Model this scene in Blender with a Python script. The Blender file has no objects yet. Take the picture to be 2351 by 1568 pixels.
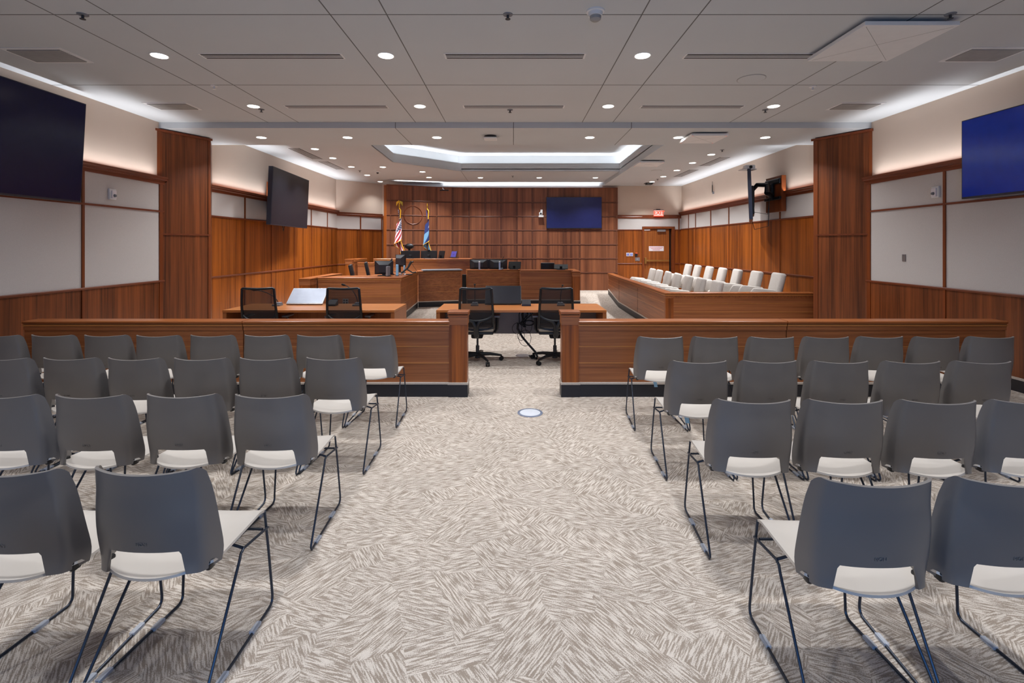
import bpy, bmesh, math, random
from mathutils import Vector, Matrix
R = math.radians; PI = math.pi
random.seed(7)
C = bpy.context.scene.collection
F = 1110.0; CX = 1179.0; CY = 565.0; EYE = 1.6      # the camera: focal length in pixels, vanishing point, eye height
def gx(px, Y): return (px-CX)*Y/F                    # world X of a picture column at depth Y
def gz(py, Y): return EYE-(py-CY)*Y/F                # world Z of a picture row at depth Y

# ------------------------------------------------------------------ materials
def lin(c): return tuple((v/12.92 if v <= .04045 else ((v+.055)/1.055)**2.4) for v in [k/255 for k in c])
def nt(name):
    m = bpy.data.materials.new(name); m.use_nodes = True
    n = m.node_tree.nodes; l = m.node_tree.links
    return m, n, l, n['Principled BSDF']
def plain(name, rgb, rough=.5, metal=0, spec=.5, emit=0, ecol=None, coat=0, var=.06, alpha=1, vs=9):
    m, n, l, b = nt(name)
    c = lin(rgb)
    b.inputs['Roughness'].default_value = rough; b.inputs['Metallic'].default_value = metal
    b.inputs['Specular IOR Level'].default_value = spec; b.inputs['Coat Weight'].default_value = coat
    if var:
        tx = n.new('ShaderNodeTexNoise'); tx.inputs['Scale'].default_value = vs; tx.inputs['Detail'].default_value = 3
        g = n.new('ShaderNodeNewGeometry'); l.new(g.outputs['Position'], tx.inputs['Vector'])
        r = n.new('ShaderNodeValToRGB'); e = r.color_ramp.elements
        e[0].position = .3; e[1].position = .7
        e[0].color = tuple(v*(1-var) for v in c)+(1,); e[1].color = tuple(min(1, v*(1+var)) for v in c)+(1,)
        l.new(tx.outputs['Fac'], r.inputs['Fac']); l.new(r.outputs['Color'], b.inputs['Base Color'])
    else: b.inputs['Base Color'].default_value = c+(1,)
    if emit:
        b.inputs['Emission Color'].default_value = (lin(ecol) if ecol else c)+(1,); b.inputs['Emission Strength'].default_value = emit
    if alpha < 1: b.inputs['Alpha'].default_value = alpha
    return m
def wood(name, grain, dark, light, rough=.38, band=1.0, cross=34, fine=.85):
    """veneer: streaks along the grain axis, broad leaf to leaf tone changes across it"""
    m, n, l, b = nt(name)
    g = n.new('ShaderNodeNewGeometry')
    def noise(sc, detail, along):
        mp = n.new('ShaderNodeMapping'); s = [sc]*3; s['xyz'.index(grain)] = along
        mp.inputs['Scale'].default_value = s; l.new(g.outputs['Position'], mp.inputs['Vector'])
        t = n.new('ShaderNodeTexNoise'); t.inputs['Scale'].default_value = 1; t.inputs['Detail'].default_value = detail
        t.inputs['Roughness'].default_value = .65; l.new(mp.outputs['Vector'], t.inputs['Vector']); return t.outputs['Fac']
    f1 = noise(cross, 5, .7); f2 = noise(4.5, 2, .12)
    m0 = n.new('ShaderNodeMath'); m0.operation = 'MULTIPLY'; l.new(f1, m0.inputs[0]); m0.inputs[1].default_value = fine
    mx = n.new('ShaderNodeMath'); mx.operation = 'MULTIPLY_ADD'; l.new(f2, mx.inputs[0]); mx.inputs[1].default_value = .75*band; l.new(m0.outputs[0], mx.inputs[2])
    r = n.new('ShaderNodeValToRGB'); e = r.color_ramp.elements; mid = .5*fine+.375*band
    e[0].position = mid-.21; e[1].position = mid+.21
    e[0].color = lin(dark)+(1,); e[1].color = lin(light)+(1,)
    l.new(mx.outputs[0], r.inputs['Fac']); l.new(r.outputs['Color'], b.inputs['Base Color'])
    b.inputs['Roughness'].default_value = rough; b.inputs['Specular IOR Level'].default_value = .4
    return m
def carpet_mat():
    m, n, l, b = nt('carpet')
    g = n.new('ShaderNodeNewGeometry')
    def math_(op, a, bv=None):
        k = n.new('ShaderNodeMath'); k.operation = op
        for i, v in enumerate((a, bv)):
            if v is None: continue
            if isinstance(v, (int, float)): k.inputs[i].default_value = v
            else: l.new(v, k.inputs[i])
        return k.outputs[0]
    rot = n.new('ShaderNodeVectorRotate'); rot.inputs['Angle'].default_value = R(27); l.new(g.outputs['Position'], rot.inputs['Vector'])
    v = n.new('ShaderNodeTexVoronoi'); v.voronoi_dimensions = '2D'; v.distance = 'MANHATTAN'; v.inputs['Scale'].default_value = 5.6
    l.new(rot.outputs['Vector'], v.inputs['Vector'])
    sp = n.new('ShaderNodeSeparateColor'); l.new(v.outputs['Color'], sp.inputs['Color'])
    ang = math_('MULTIPLY', math_('FLOOR', math_('MULTIPLY', sp.outputs['Red'], 3.999)), R(36))
    ang = math_('ADD', ang, R(-54))
    ro = n.new('ShaderNodeVectorRotate'); l.new(g.outputs['Position'], ro.inputs['Vector']); l.new(ang, ro.inputs['Angle'])
    def streak(sx, sy, det):
        mp = n.new('ShaderNodeMapping'); mp.inputs['Scale'].default_value = (sx, sy, 1); l.new(ro.outputs['Vector'], mp.inputs['Vector'])
        t = n.new('ShaderNodeTexNoise'); t.noise_dimensions = '2D'; t.inputs['Scale'].default_value = 1; t.inputs['Detail'].default_value = det
        l.new(mp.outputs['Vector'], t.inputs['Vector']); return t.outputs['Fac']
    s0 = streak(13, 135, 3)
    ff = n.new('ShaderNodeTexNoise'); ff.noise_dimensions = '2D'; ff.inputs['Scale'].default_value = 230; l.new(g.outputs['Position'], ff.inputs['Vector'])
    s1 = math_('ADD', s0, math_('MULTIPLY', math_('SUBTRACT', ff.outputs['Fac'], .5), .42))
    r = n.new('ShaderNodeValToRGB'); e = r.color_ramp.elements; e[0].position = .42; e[1].position = .60
    e[0].color = lin((152, 138, 125))+(1,); e[1].color = lin((208, 197, 186))+(1,)
    l.new(s1, r.inputs['Fac'])
    f = n.new('ShaderNodeTexNoise'); f.inputs['Scale'].default_value = 260; f.inputs['Detail'].default_value = 2; l.new(g.outputs['Position'], f.inputs['Vector'])
    big = n.new('ShaderNodeTexNoise'); big.inputs['Scale'].default_value = 2.2; l.new(g.outputs['Position'], big.inputs['Vector'])
    k = math_('ADD', math_('MULTIPLY', f.outputs['Fac'], .55), math_('MULTIPLY', big.outputs['Fac'], .25))
    k = math_('ADD', k, .6)
    mu = n.new('ShaderNodeMix'); mu.data_type = 'RGBA'; mu.blend_type = 'MULTIPLY'; mu.inputs['Factor'].default_value = 1
    l.new(r.outputs['Color'], mu.inputs[6]); l.new(k, mu.inputs[7])
    l.new(mu.outputs[2], b.inputs['Base Color'])
    bp = n.new('ShaderNodeBump'); bp.inputs['Strength'].default_value = .25; bp.inputs['Distance'].default_value = .004
    l.new(f.outputs['Fac'], bp.inputs['Height']); l.new(bp.outputs['Normal'], b.inputs['Normal'])
    b.inputs['Roughness'].default_value = .95; b.inputs['Specular IOR Level'].default_value = .1
    return m
def mesh_mat():
    m, n, l, b = nt('chair_mesh')
    b.inputs['Base Color'].default_value = (.008, .008, .011, 1); b.inputs['Roughness'].default_value = .7
    t = n.new('ShaderNodeBsdfTransparent'); mx = n.new('ShaderNodeMixShader'); mx.inputs[0].default_value = .78
    l.new(t.outputs[0], mx.inputs[1]); l.new(b.outputs[0], mx.inputs[2]); l.new(mx.outputs[0], n['Material Output'].inputs['Surface'])
    return m
def clear_mat():
    m, n, l, b = nt('clear_plastic')
    b.inputs['Base Color'].default_value = (.75, .8, .9, 1); b.inputs['Roughness'].default_value = .2; b.inputs['Alpha'].default_value = .45
    return m
def flag_mat(kind):
    m, n, l, b = nt('flag_'+kind)
    uv = n.new('ShaderNodeUVMap'); sp = n.new('ShaderNodeSeparateXYZ'); l.new(uv.outputs['UV'], sp.inputs[0])
    def M(op, a, bv=0):
        k = n.new('ShaderNodeMath'); k.operation = op
        for i, v in enumerate((a, bv)):
            if isinstance(v, (int, float)): k.inputs[i].default_value = v
            else: l.new(v, k.inputs[i])
        return k.outputs[0]
    def mix(f, a, c):
        k = n.new('ShaderNodeMix'); k.data_type = 'RGBA'
        l.new(f, k.inputs[0])
        for i, v in ((6, a), (7, c)):
            if isinstance(v, tuple): k.inputs[i].default_value = lin(v)+(1,)
            else: l.new(v, k.inputs[i])
        return k.outputs[2]
    s, t = sp.outputs['X'], sp.outputs['Y']
    if kind == 'us':
        odd = M('LESS_THAN', M('MODULO', M('MULTIPLY', t, 6.5), 1), .5)
        col = mix(odd, (232, 228, 232), (178, 20, 38))
        star = M('LESS_THAN', M('ADD', M('POWER', M('ABSOLUTE', M('SUBTRACT', M('MODULO', M('MULTIPLY', s, 15), 1), .5)), 2), M('POWER', M('ABSOLUTE', M('SUBTRACT', M('MODULO', M('MULTIPLY', t, 13), 1), .5)), 2)), .06)
        can = mix(star, (24, 34, 84), (240, 240, 245))
        col = mix(M('MULTIPLY', M('LESS_THAN', s, .46), M('LESS_THAN', t, .54)), col, can)
    else:
        col = mix(M('MAXIMUM', M('LESS_THAN', s, .48), M('LESS_THAN', t, .22)), (118, 172, 214), (26, 46, 110))
        d = M('LESS_THAN', M('ABSOLUTE', M('SUBTRACT', M('MODULO', M('MULTIPLY', t, 9), 1), .5)), .22)
        col = mix(M('MULTIPLY', d, M('MULTIPLY', M('LESS_THAN', M('ABSOLUTE', M('SUBTRACT', s, .3)), .035), M('LESS_THAN', M('ABSOLUTE', M('SUBTRACT', t, .33)), .1))), col, (235, 235, 240))
    l.new(col, b.inputs['Base Color']); b.inputs['Roughness'].default_value = .55; b.inputs['Sheen Weight'].default_value = .2
    return m
WD, WL = (90, 42, 12), (170, 92, 30)
M = dict(
    wvb=wood('veneer_behind_bench', 'z', (92, 52, 34), (154, 96, 64), cross=18, fine=.55, band=1.1),  # back wall veneer greyed: haze of reflected ceiling light put into its colour
    wv=wood('veneer_upright', 'z', WD, WL), wx=wood('veneer_crosswise', 'x', (118, 68, 40), (176, 110, 66), band=.6), wy=wood('veneer_lengthwise', 'y', (112, 62, 35), (170, 102, 58), band=.6), wvm=wood('veneer_public_side', 'z', (72, 35, 16), (140, 76, 38)),
    cap=wood('solid_rail_timber', 'x', (126, 66, 30), (172, 102, 54), rough=.3, band=.5), capy=wood('solid_rail_timber_lengthwise', 'y', (126, 66, 30), (172, 102, 54), rough=.3, band=.5),
    trim=wood('stained_trim', 'y', (98, 46, 24), (132, 68, 38), rough=.4, band=.4), trimv=wood('stained_batten', 'z', (98, 46, 18), (138, 70, 30), rough=.4, band=.4),
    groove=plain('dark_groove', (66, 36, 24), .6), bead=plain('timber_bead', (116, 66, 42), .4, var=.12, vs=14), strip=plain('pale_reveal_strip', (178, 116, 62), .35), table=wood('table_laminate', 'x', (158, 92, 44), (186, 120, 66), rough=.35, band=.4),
    tablev=wood('table_end_laminate', 'z', (140, 84, 46), (168, 106, 62), rough=.4, band=.4),
    oak=wood('oak_door_veneer', 'z', (112, 58, 22), (168, 98, 44), band=.7, cross=22),
    paint=plain('beige_wall_paint', (206, 188, 172), .85, var=.015, vs=2), fabric=plain('oatmeal_wall_fabric', (198, 193, 190), .95, var=.05, vs=160),
    white=plain('ceiling_white', (198, 201, 203), .9, var=.01, vs=2), joint=plain('ceiling_joint_grey', (112, 110, 108), .9), board=plain('white_enamel', (226, 226, 226), .5, var=.02),
    carpet=carpet_mat(), base=plain('black_rubber_base', (26, 27, 34), .45), edge=plain('carpet_edging', (196, 184, 172), .9, var=.12, vs=120),
    shell=plain('warm_grey_plastic', (196, 188, 180), .42, var=.02), shellb=plain('warm_grey_back_plastic', (112, 107, 104), .3, var=.02), steel=plain('gunmetal_tube', (58, 64, 76), .35, metal=.6),  # chair backs: seat plastic darkened, their shade put into the colour
    clear=clear_mat(), black=plain('black_plastic', (18, 19, 23), .42), blackm=plain('black_matte', (10, 10, 12), .8), mesh=mesh_mat(), dkgrey=plain('dark_grey_plastic', (38, 40, 46), .4),
    taupe=plain('taupe_laminate', (116, 104, 98), .5), grey=plain('mid_grey_plastic', (120, 122, 128), .4), silver=plain('brushed_silver', (190, 192, 198), .3, metal=.8), brass=plain('satin_brass', (188, 148, 84), .3, metal=.85), gold=plain('gold_finial', (214, 168, 60), .25, metal=.9),
    fringe=plain('gold_fringe', (232, 176, 20), .6, var=.15, vs=90), seatf=plain('taupe_seat_fabric', (150, 142, 130), .9, var=.1, vs=140), jury=plain('oatmeal_upholstery', (182, 174, 167), .95, var=.07, vs=70),
    screen=plain('dark_navy_screen', (14, 18, 60), .2, spec=.3), screens=plain('silvery_screen', (150, 155, 168), .35, metal=.35), screenr=plain('blue_lit_screen', (16, 58, 185), .13, spec=.5), screenw=plain('slate_blue_screen', (36, 42, 96), .22, spec=.5), screenb=plain('dark_charcoal_screen', (30, 30, 38), .34, spec=.3), screenm=plain('matte_monitor_screen', (34, 36, 42), .3, spec=.8), tvf=plain('tv_bezel', (52, 54, 66), .35, metal=.3),  # right-hand blue screen: reflections and glow put into the base colour
    light=plain('lamp_lens', (255, 250, 244), .5, emit=9, ecol=(255, 247, 238), var=0), led=plain('led_red', (255, 90, 60), .5, emit=.5, var=0), exitr=plain('exit_sign_red', (255, 60, 40), .5, emit=1.6, ecol=(255, 70, 40), var=0), exitw=plain('exit_sign_face', (236, 214, 214), .5, emit=.5, ecol=(255, 180, 170), var=0),
    purple=plain('lit_violet_screen', (60, 46, 130), .3, emit=.22, var=.3, vs=60), blue=plain('pale_blue_plastic', (140, 190, 226), .4), bluep=plain('blue_switch', (20, 70, 190), .4), redt=plain('red_lettering', (190, 60, 70), .6), paper=plain('sign_paper', (232, 226, 230), .7, var=.02),
    us=flag_mat('us'), state=flag_mat('blue'), plate=plain('steel_plate', (150, 148, 150), .35, metal=.6), vent=plain('vent_slot_dark', (48, 47, 46), .8), ventg=plain('vent_grille_grey', (160, 158, 155), .7), glassw=plain('white_floor_lid', (214, 218, 226), .3), ringb=plain('steel_blue_ring', (150, 160, 184), .3, metal=.5))

# ------------------------------------------------------------------ mesh builder
class MB:
    def __init__(s): s.b = bmesh.new()
    def raw(s, vs, fs):
        v = [s.b.verts.new(p) for p in vs]
        for f in fs:
            try: s.b.faces.new([v[i] for i in f])
            except ValueError: pass
        return s
    def box(s, x0, x1, y0, y1, z0, z1, bev=0, mat=None, seg=2):
        t = bmesh.new(); bmesh.ops.create_cube(t, size=1)
        for v in t.verts: v.co = Vector(((x0+x1)/2+v.co.x*(x1-x0), (y0+y1)/2+v.co.y*(y1-y0), (z0+z1)/2+v.co.z*(z1-z0)))
        if bev: bmesh.ops.bevel(t, geom=list(t.edges), offset=bev, segments=seg, profile=.5, affect='EDGES', clamp_overlap=True)
        return s.join(t, mat)
    def join(s, t, mat=None):
        if mat is not None: bmesh.ops.transform(t, matrix=mat, verts=t.verts)
        t.verts.index_update(); v = [s.b.verts.new(q.co) for q in t.verts]
        for f in t.faces:
            try: s.b.faces.new([v[q.index] for q in f.verts])
            except ValueError: pass
        t.free(); return s
    def prism(s, pts, z0, z1, mat=None):
        n = len(pts); vs = [(p[0], p[1], z0) for p in pts]+[(p[0], p[1], z1) for p in pts]
        if mat is not None: vs = [mat @ Vector(v) for v in vs]
        return s.raw(vs, [tuple(range(n))[::-1], tuple(range(n, 2*n))]+[(i, (i+1) % n, n+(i+1) % n, n+i) for i in range(n)])
    def tube(s, pts, r, seg=8, closed=False):
        pts = [Vector(p) for p in pts]; n = len(pts); rr = r if isinstance(r, (list, tuple)) else [r]*n
        rings = []; prev = None
        for i, p in enumerate(pts):
            a = pts[i-1] if (i or closed) else p; c = pts[(i+1) % n] if (i < n-1 or closed) else p
            t = (c-a).normalized()
            if prev is None:
                u = t.cross(Vector((0, 0, 1)))
                if u.length < .1: u = t.cross(Vector((0, 1, 0)))
            else: u = prev-t*prev.dot(t)
            u.normalize(); prev = u; w = t.cross(u)
            rings.append([s.b.verts.new(p+(u*math.cos(2*PI*k/seg)+w*math.sin(2*PI*k/seg))*rr[i]) for k in range(seg)])
        for i in range(n if closed else n-1):
            A, B = rings[i], rings[(i+1) % n]
            for k in range(seg): s.b.faces.new((A[k], A[(k+1) % seg], B[(k+1) % seg], B[k]))
        if not closed: s.b.faces.new(rings[0][::-1]); s.b.faces.new(rings[-1])
        return s
    def cyl(s, p0, p1, r0, r1=None, seg=16): return s.tube([p0, p1], [r0, r0 if r1 is None else r1], seg)
    def lathe(s, prof, c=(0, 0, 0), seg=24):
        rings = [[s.b.verts.new((c[0]+r*math.cos(2*PI*k/seg), c[1]+r*math.sin(2*PI*k/seg), c[2]+z)) for k in range(seg)] for r, z in prof]
        for A, B in zip(rings, rings[1:]):
            for k in range(seg): s.b.faces.new((A[k], A[(k+1) % seg], B[(k+1) % seg], B[k]))
        s.b.faces.new(rings[0][::-1]); s.b.faces.new(rings[-1]); return s
    def ball(s, c, r, sc=(1, 1, 1), seg=14):
        t = bmesh.new(); bmesh.ops.create_uvsphere(t, u_segments=seg, v_segments=seg//2+2, radius=r)
        for v in t.verts: v.co = Vector((c[0]+v.co.x*sc[0], c[1]+v.co.y*sc[1], c[2]+v.co.z*sc[2]))
        return s.join(t)
    def grid(s, fn, nu, nv, th=0):
        """a sheet fn(u,v) -> point, u and v in 0..1; th gives it a second skin along its normals"""
        P = [[Vector(fn(i/nu, j/nv)) for j in range(nv+1)] for i in range(nu+1)]
        A = [[s.b.verts.new(p) for p in row] for row in P]
        fs = [(A[i][j], A[i+1][j], A[i+1][j+1], A[i][j+1]) for i in range(nu) for j in range(nv)]
        for f in fs: s.b.faces.new(f)
        if th:
            def nrm(i, j):
                a = P[min(i+1, nu)][j]-P[max(i-1, 0)][j]; b = P[i][min(j+1, nv)]-P[i][max(j-1, 0)]; return a.cross(b).normalized()
            B = [[s.b.verts.new(P[i][j]+nrm(i, j)*th) for j in range(nv+1)] for i in range(nu+1)]
            for i in range(nu):
                for j in range(nv): s.b.faces.new((B[i][j], B[i][j+1], B[i+1][j+1], B[i+1][j]))
            for i in range(nu):
                for j in (0, nv): s.b.faces.new((A[i][j], A[i+1][j], B[i+1][j], B[i][j]))
            for j in range(nv):
                for i in (0, nu): s.b.faces.new((A[i][j], A[i][j+1], B[i][j+1], B[i][j]))
        return s
    def sweep(s, prof, line, closed=False):
        """profile of (outward, z) swept along a plan line with mitred corners; outward is to the right of travel"""
        L = [Vector((p[0], p[1])) for p in line]; n = len(L); rings = []
        for i in range(n):
            d0 = (L[i]-L[i-1]).normalized() if (i or closed) else None
            d1 = (L[(i+1) % n]-L[i]).normalized() if (i < n-1 or closed) else None
            d0 = d0 or d1; d1 = d1 or d0
            n0 = Vector((d0.y, -d0.x)); n1 = Vector((d1.y, -d1.x)); m = (n0+n1).normalized(); k = 1/max(.25, m.dot(n0))
            rings.append([s.b.verts.new((L[i].x+m.x*o*k, L[i].y+m.y*o*k, z)) for o, z in prof])
        q = len(prof)
        for i in range(n if closed else n-1):
            A, B = rings[i], rings[(i+1) % n]
            for k in range(q): s.b.faces.new((A[k], B[k], B[(k+1) % q], A[(k+1) % q]))
        if not closed: s.b.faces.new(rings[0]); s.b.faces.new(rings[-1][::-1])
        return s
    def obj(s, name, mat, parent=None, smooth=False, world=True, loc=None):
        b = s.b
        if parent is not None and world: bmesh.ops.transform(b, matrix=WM[parent.name].inverted(), verts=b.verts)
        elif loc is not None: bmesh.ops.translate(b, vec=-Vector(loc), verts=b.verts)
        bmesh.ops.recalc_face_normals(b, faces=b.faces)
        me = bpy.data.meshes.new(name); b.to_mesh(me); b.free()
        if smooth:
            for p in me.polygons: p.use_smooth = True
            me.set_sharp_from_angle(angle=R(38))
        me.materials.append(M[mat] if isinstance(mat, str) else mat)
        o = bpy.data.objects.new(name, me); C.objects.link(o)
        if parent is not None: o.parent = parent
        if loc is not None and parent is None: o.location = loc
        WM[o.name] = WM[parent.name] if parent is not None else Matrix.Translation(loc or (0, 0, 0))
        return o
WM = {}
def thing(name, label, cat, loc=(0, 0, 0), rz=0, group=None):
    o = bpy.data.objects.new(name, None); C.objects.link(o); o.empty_display_size = .1
    o.location = loc; o.rotation_euler = (0, 0, rz); o['label'] = label; o['category'] = cat
    if group: o['group'] = group
    WM[o.name] = Matrix.Translation(loc) @ Matrix.Rotation(rz, 4, 'Z'); return o
def tag(o, label, cat, group=None):
    o['label'] = label; o['category'] = cat
    if group: o['group'] = group
    return o
def struct(name, loc=(0, 0, 0)):
    o = bpy.data.objects.new(name, None); C.objects.link(o); o['kind'] = 'structure'; o.location = loc; o.empty_display_size = .1
    WM[o.name] = Matrix.Translation(loc); return o
def dup(root, loc, rz, label, group=None):
    r = root.copy(); C.objects.link(r); r.location = loc; r.rotation_euler = (0, 0, rz); r['label'] = label
    if group: r['group'] = group
    WM[r.name] = Matrix.Translation(loc) @ Matrix.Rotation(rz, 4, 'Z')
    for ch in KIDS(root):
        c = ch.copy(); C.objects.link(c); c.parent = r; WM[c.name] = WM[r.name]
        for g in KIDS(ch):
            d = g.copy(); C.objects.link(d); d.parent = c; WM[d.name] = WM[r.name]
    return r
def KIDS(o): return [c for c in C.objects if c.parent == o]
ORD = ['first', 'second', 'third', 'fourth', 'fifth', 'sixth', 'seventh', 'eighth', 'ninth']

# ------------------------------------------------------------------ dimensions of the room
XL, XR = -5.53, 5.58; XC = 5.49; ZM, ZS, ZB, ZR = 3.53, 3.44, 3.663, 3.564     # side walls; main, soffit, bench and jury ceilings
YB, YS, YE = 7.54, 8.80, 15.79; YREAR = -2.6
BASE = .155
# ------------------------------------------------------------------ floor
fl = MB().box(-5.75, 5.75, YREAR-.1, 16.4, -.1, 0).obj('floor', 'carpet'); fl['kind'] = 'structure'
RX0, RX1, RY0, RY1, RZ = 1.2, 2.96, 12.7, 14.55, .165
def ramp(Y): return max(0, min(RZ, (Y-RY0)/(RY1-RY0)*RZ))
MB().raw([(RX0, RY0, .001), (RX1, RY0, .001), (RX1, RY1, RZ), (RX0, RY1, RZ), (RX0, RY1, 0), (RX1, RY1, 0)], [(0, 1, 2, 3), (0, 3, 4), (1, 5, 2), (3, 2, 5, 4)]).obj('ramp_surface', 'carpet', fl)
MB().box(RX0, 5.45, RY1, 15.75, 0, RZ).obj('platform_surface', 'carpet', fl)
MB().box(4.2, 5.44, 8.5, 14.5, 0, .14).obj('jury_riser', 'carpet', fl)
MB().box(-4.6, -1.3, 14.05, 15.3, 0, .35).obj('bench_platform', 'carpet', fl)

# ------------------------------------------------------------------ walls
def flat_wall(st, p0, p1, zt, bat, ztrim, zmid, zrail, two_rows=False, lip=.105, z0=0, t=.04, crown=True, ends=(0, 0), skip=None):
    """painted wall with crown rail, fabric panels and wood wainscot along p0 -> p1 (room on the right of travel)"""
    p0 = Vector(p0); p1 = Vector(p1); d = (p1-p0); L = d.length; d.normalize()
    at = lambda s: tuple(p0+d*s)
    seg = [at(0), at(L)]
    MB().sweep([(-.12, z0), (0, z0), (0, zt), (-.12, zt)], seg).obj('painted_wall', 'paint', st)
    a0, a1 = ends; wl = [at(a0), at(L-a1)]
    ax = 'y' if abs(d.y) > abs(d.x) else 'x'
    zc0, zc1 = ztrim-.115, ztrim
    if crown:
        MB().sweep([(0, zc0), (t+.006, zc0), (t+.012, zc1-.07), (lip-.012, zc1-.035), (lip, zc1-.02), (lip, zc1), (lip-.012, zc1), (lip-.012, zc1-.06), (0, zc1-.06)], wl).obj('crown_rail', 'trim', st)
    rows = [(zmid+.013, zc0), (zrail+.013, zmid-.013)] if two_rows else [(zmid+.013, zc0)]
    for a, b in rows: MB().sweep([(0, a), (t-.012, a), (t-.012, b), (0, b)], wl).obj('fabric_panel', 'fabric', st)
    wt = zrail if two_rows else zmid
    if two_rows: MB().sweep([(0, zmid-.013), (t+.006, zmid-.013), (t+.006, zmid+.013), (0, zmid+.013)], wl).obj('panel_bead', 'trim', st)
    MB().sweep([(0, BASE), (t-.008, BASE), (t-.008, wt-.013), (0, wt-.013)], wl).obj('wood_wainscot', 'wvm' if two_rows else 'wv', st)
    for zz in ([zrail] if two_rows else [zmid, zrail]):
        MB().sweep([(0, zz-.016), (t+.008, zz-.016), (t+.012, zz+.006), (t+.006, zz+.014), (0, zz+.014)], wl).obj('chair_rail', 'trim', st)
    for sb in bat:
        w = .035 if min(sb, L-sb) < .12 and two_rows else .018
        MB().sweep([(0, BASE), (t+.003, BASE), (t+.003, zc0), (0, zc0)], [at(sb-w), at(sb+w)]).obj('batten', 'trimv', st)
    MB().sweep([(0, z0), (t+.004, z0), (t+.004, BASE-.025), (0, BASE-.025)], wl).obj('wall_base', 'base', st)
    MB().sweep([(0, BASE-.025), (t+.006, BASE-.025), (t+.006, BASE), (0, BASE)], wl).obj('base_edging', 'edge', st)
    return p0, d
# main room, left (room lies to the right when walking +Y) and right (walk -Y)
wlft = struct('wall_left'); wrgt = struct('wall_right'); wbk = struct('wall_back')
flat_wall(wlft, (XL, YREAR), (XL, 7.6), ZM+.02, [Y-YREAR for Y in (7.535, 6.17, 4.84, 3.5, 2.2)], 2.677, 2.141, 1.055, two_rows=True)
flat_wall(wrgt, (XR, 7.6), (XR, YREAR), ZM+.02, [7.6-Y for Y in (7.545, 6.22, 4.88, 3.5, 2.2)], 2.677, 2.141, 1.055, two_rows=True)
# courtroom sides
flat_wall(wlft, (-XC, 8.3), (-XC, 14.96), ZB+.02, [Y-8.3 for Y in (8.70, 9.82, 10.9, 12.03, 13.04, 14.17)], 2.70, 2.145, 1.036)
flat_wall(wrgt, (XC, YE), (XC, 8.3), ZR+.02, [YE-Y for Y in (8.76, 9.9, 11.07, 12.25, 13.37, 14.49, 15.07)], 2.70, 2.145, 1.036)
# slanted piece in the left rear corner and the short wall with the private door
flat_wall(wlft, (-XC, 14.96), (-4.378, 16.10), ZB+.02, [.8, 1.56], 2.66, 2.13, 1.03, lip=.05)
MB().box(-4.42, -3.2, 16.1, 16.22, 0, ZB+.02).obj('painted_wall', 'paint', wbk)
# rear right wall with the exit door
YD = YE
flat_wall(wbk, (2.9, YD), (gx(1474, YD), YD), ZR+.02, [], 2.615, 2.13, 1.03, lip=.05)
flat_wall(wbk, (gx(1548, YD), YD), (XC, YD), ZR+.02, [.14], 2.615, 2.13, 1.03, lip=.05)
MB().box(gx(1474, YD), gx(1548, YD), YD, YD+.12, 2.2, ZR+.02).obj('painted_wall', 'paint', wbk)
MB().box(gx(1474, YD), gx(1548, YD), YD-.028, YD, 2.24, 2.50).obj('fabric_panel', 'fabric', wbk)
MB().box(gx(1474, YD), gx(1548, YD), YD-.05, YD, 2.50, 2.615).obj('crown_rail', 'trim', wbk)
MB().box(-3.6, 3.6, YE+.001, YE+.12, 0, ZB+.02).obj('cove_wall', 'white', wbk)
# rear wall behind the camera with an opening added for blue fill light
wfr = struct('wall_front')
wins = [(-.75, .75)]; xs = [XL-.1, -.75, .75, XR+.1]
for i in (0, 2): MB().box(xs[i], xs[i+1], YREAR-.12, YREAR, 0, ZM+.05).obj('painted_wall', 'paint', wfr)
for i, (a, b) in enumerate(wins):
    MB().box(a, b, YREAR-.12, YREAR, 0, .25).obj('painted_wall', 'paint', wfr); MB().box(a, b, YREAR-.12, YREAR, 2.5, ZM+.05).obj('painted_wall', 'paint', wfr)
    w = struct('window_%d' % (i+1), (0, 0, 0))
    fm = MB()
    for x in (a+.03, (a+b)/2, b-.03): fm.box(x-.03, x+.03, YREAR-.1, YREAR-.04, .25, 2.5)
    for z in (.28, 2.47): fm.box(a, b, YREAR-.1, YREAR-.04, z-.03, z+.03)
    fm.obj('window_frame', 'dkgrey', w)

# wood wall behind the bench: two wings and a long flat face
WP = [(-3.90, 14.84), (-2.45, 15.45), (-1.43, 15.68), (3.38, 15.68)]
WZ = 3.475
MB().sweep([(-.1, BASE), (0, BASE), (0, WZ), (-.1, WZ)], WP).obj('wood_panelling', 'wvb', wbk)
MB().sweep([(-.1, WZ), (.012, WZ), (.012, WZ+.02), (-.1, WZ+.02)], WP).obj('panelling_cap', 'trim', wbk)
MB().prism([(-3.90, 14.84), (-3.99, 14.88), (-3.99, 15.4), (-3.85, 15.4)], 0, WZ).obj('wing_end', 'wv', wbk)
MB().sweep([(-.1, 0), (.012, 0), (.012, BASE-.025), (-.1, BASE-.025)], WP).obj('wall_base', 'base', wbk)
MB().sweep([(-.1, BASE-.025), (.014, BASE-.025), (.014, BASE), (-.1, BASE)], WP).obj('base_edging', 'edge', wbk)
hz = [gz(y, 15.68) for y in (464.3, 496.5, 528.4, 560.8, 593, 625.4)]
for z in hz: MB().sweep([(0, z-.014), (.018, z-.014), (.012, z+.012), (0, z+.012)], WP).obj('panel_bead', 'bead', wbk)
def on_wall(px):
    """point of the panelling seen in a picture column"""
    k = (px-CX)/F
    for (x0, y0), (x1, y1) in zip(WP, WP[1:]):
        s = (k*y0-x0)/((x1-x0)-k*(y1-y0))
        if -.001 <= s <= 1.001: return Vector((x0+(x1-x0)*s, y0+(y1-y0)*s)), Vector((x1-x0, y1-y0)).normalized()
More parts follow.
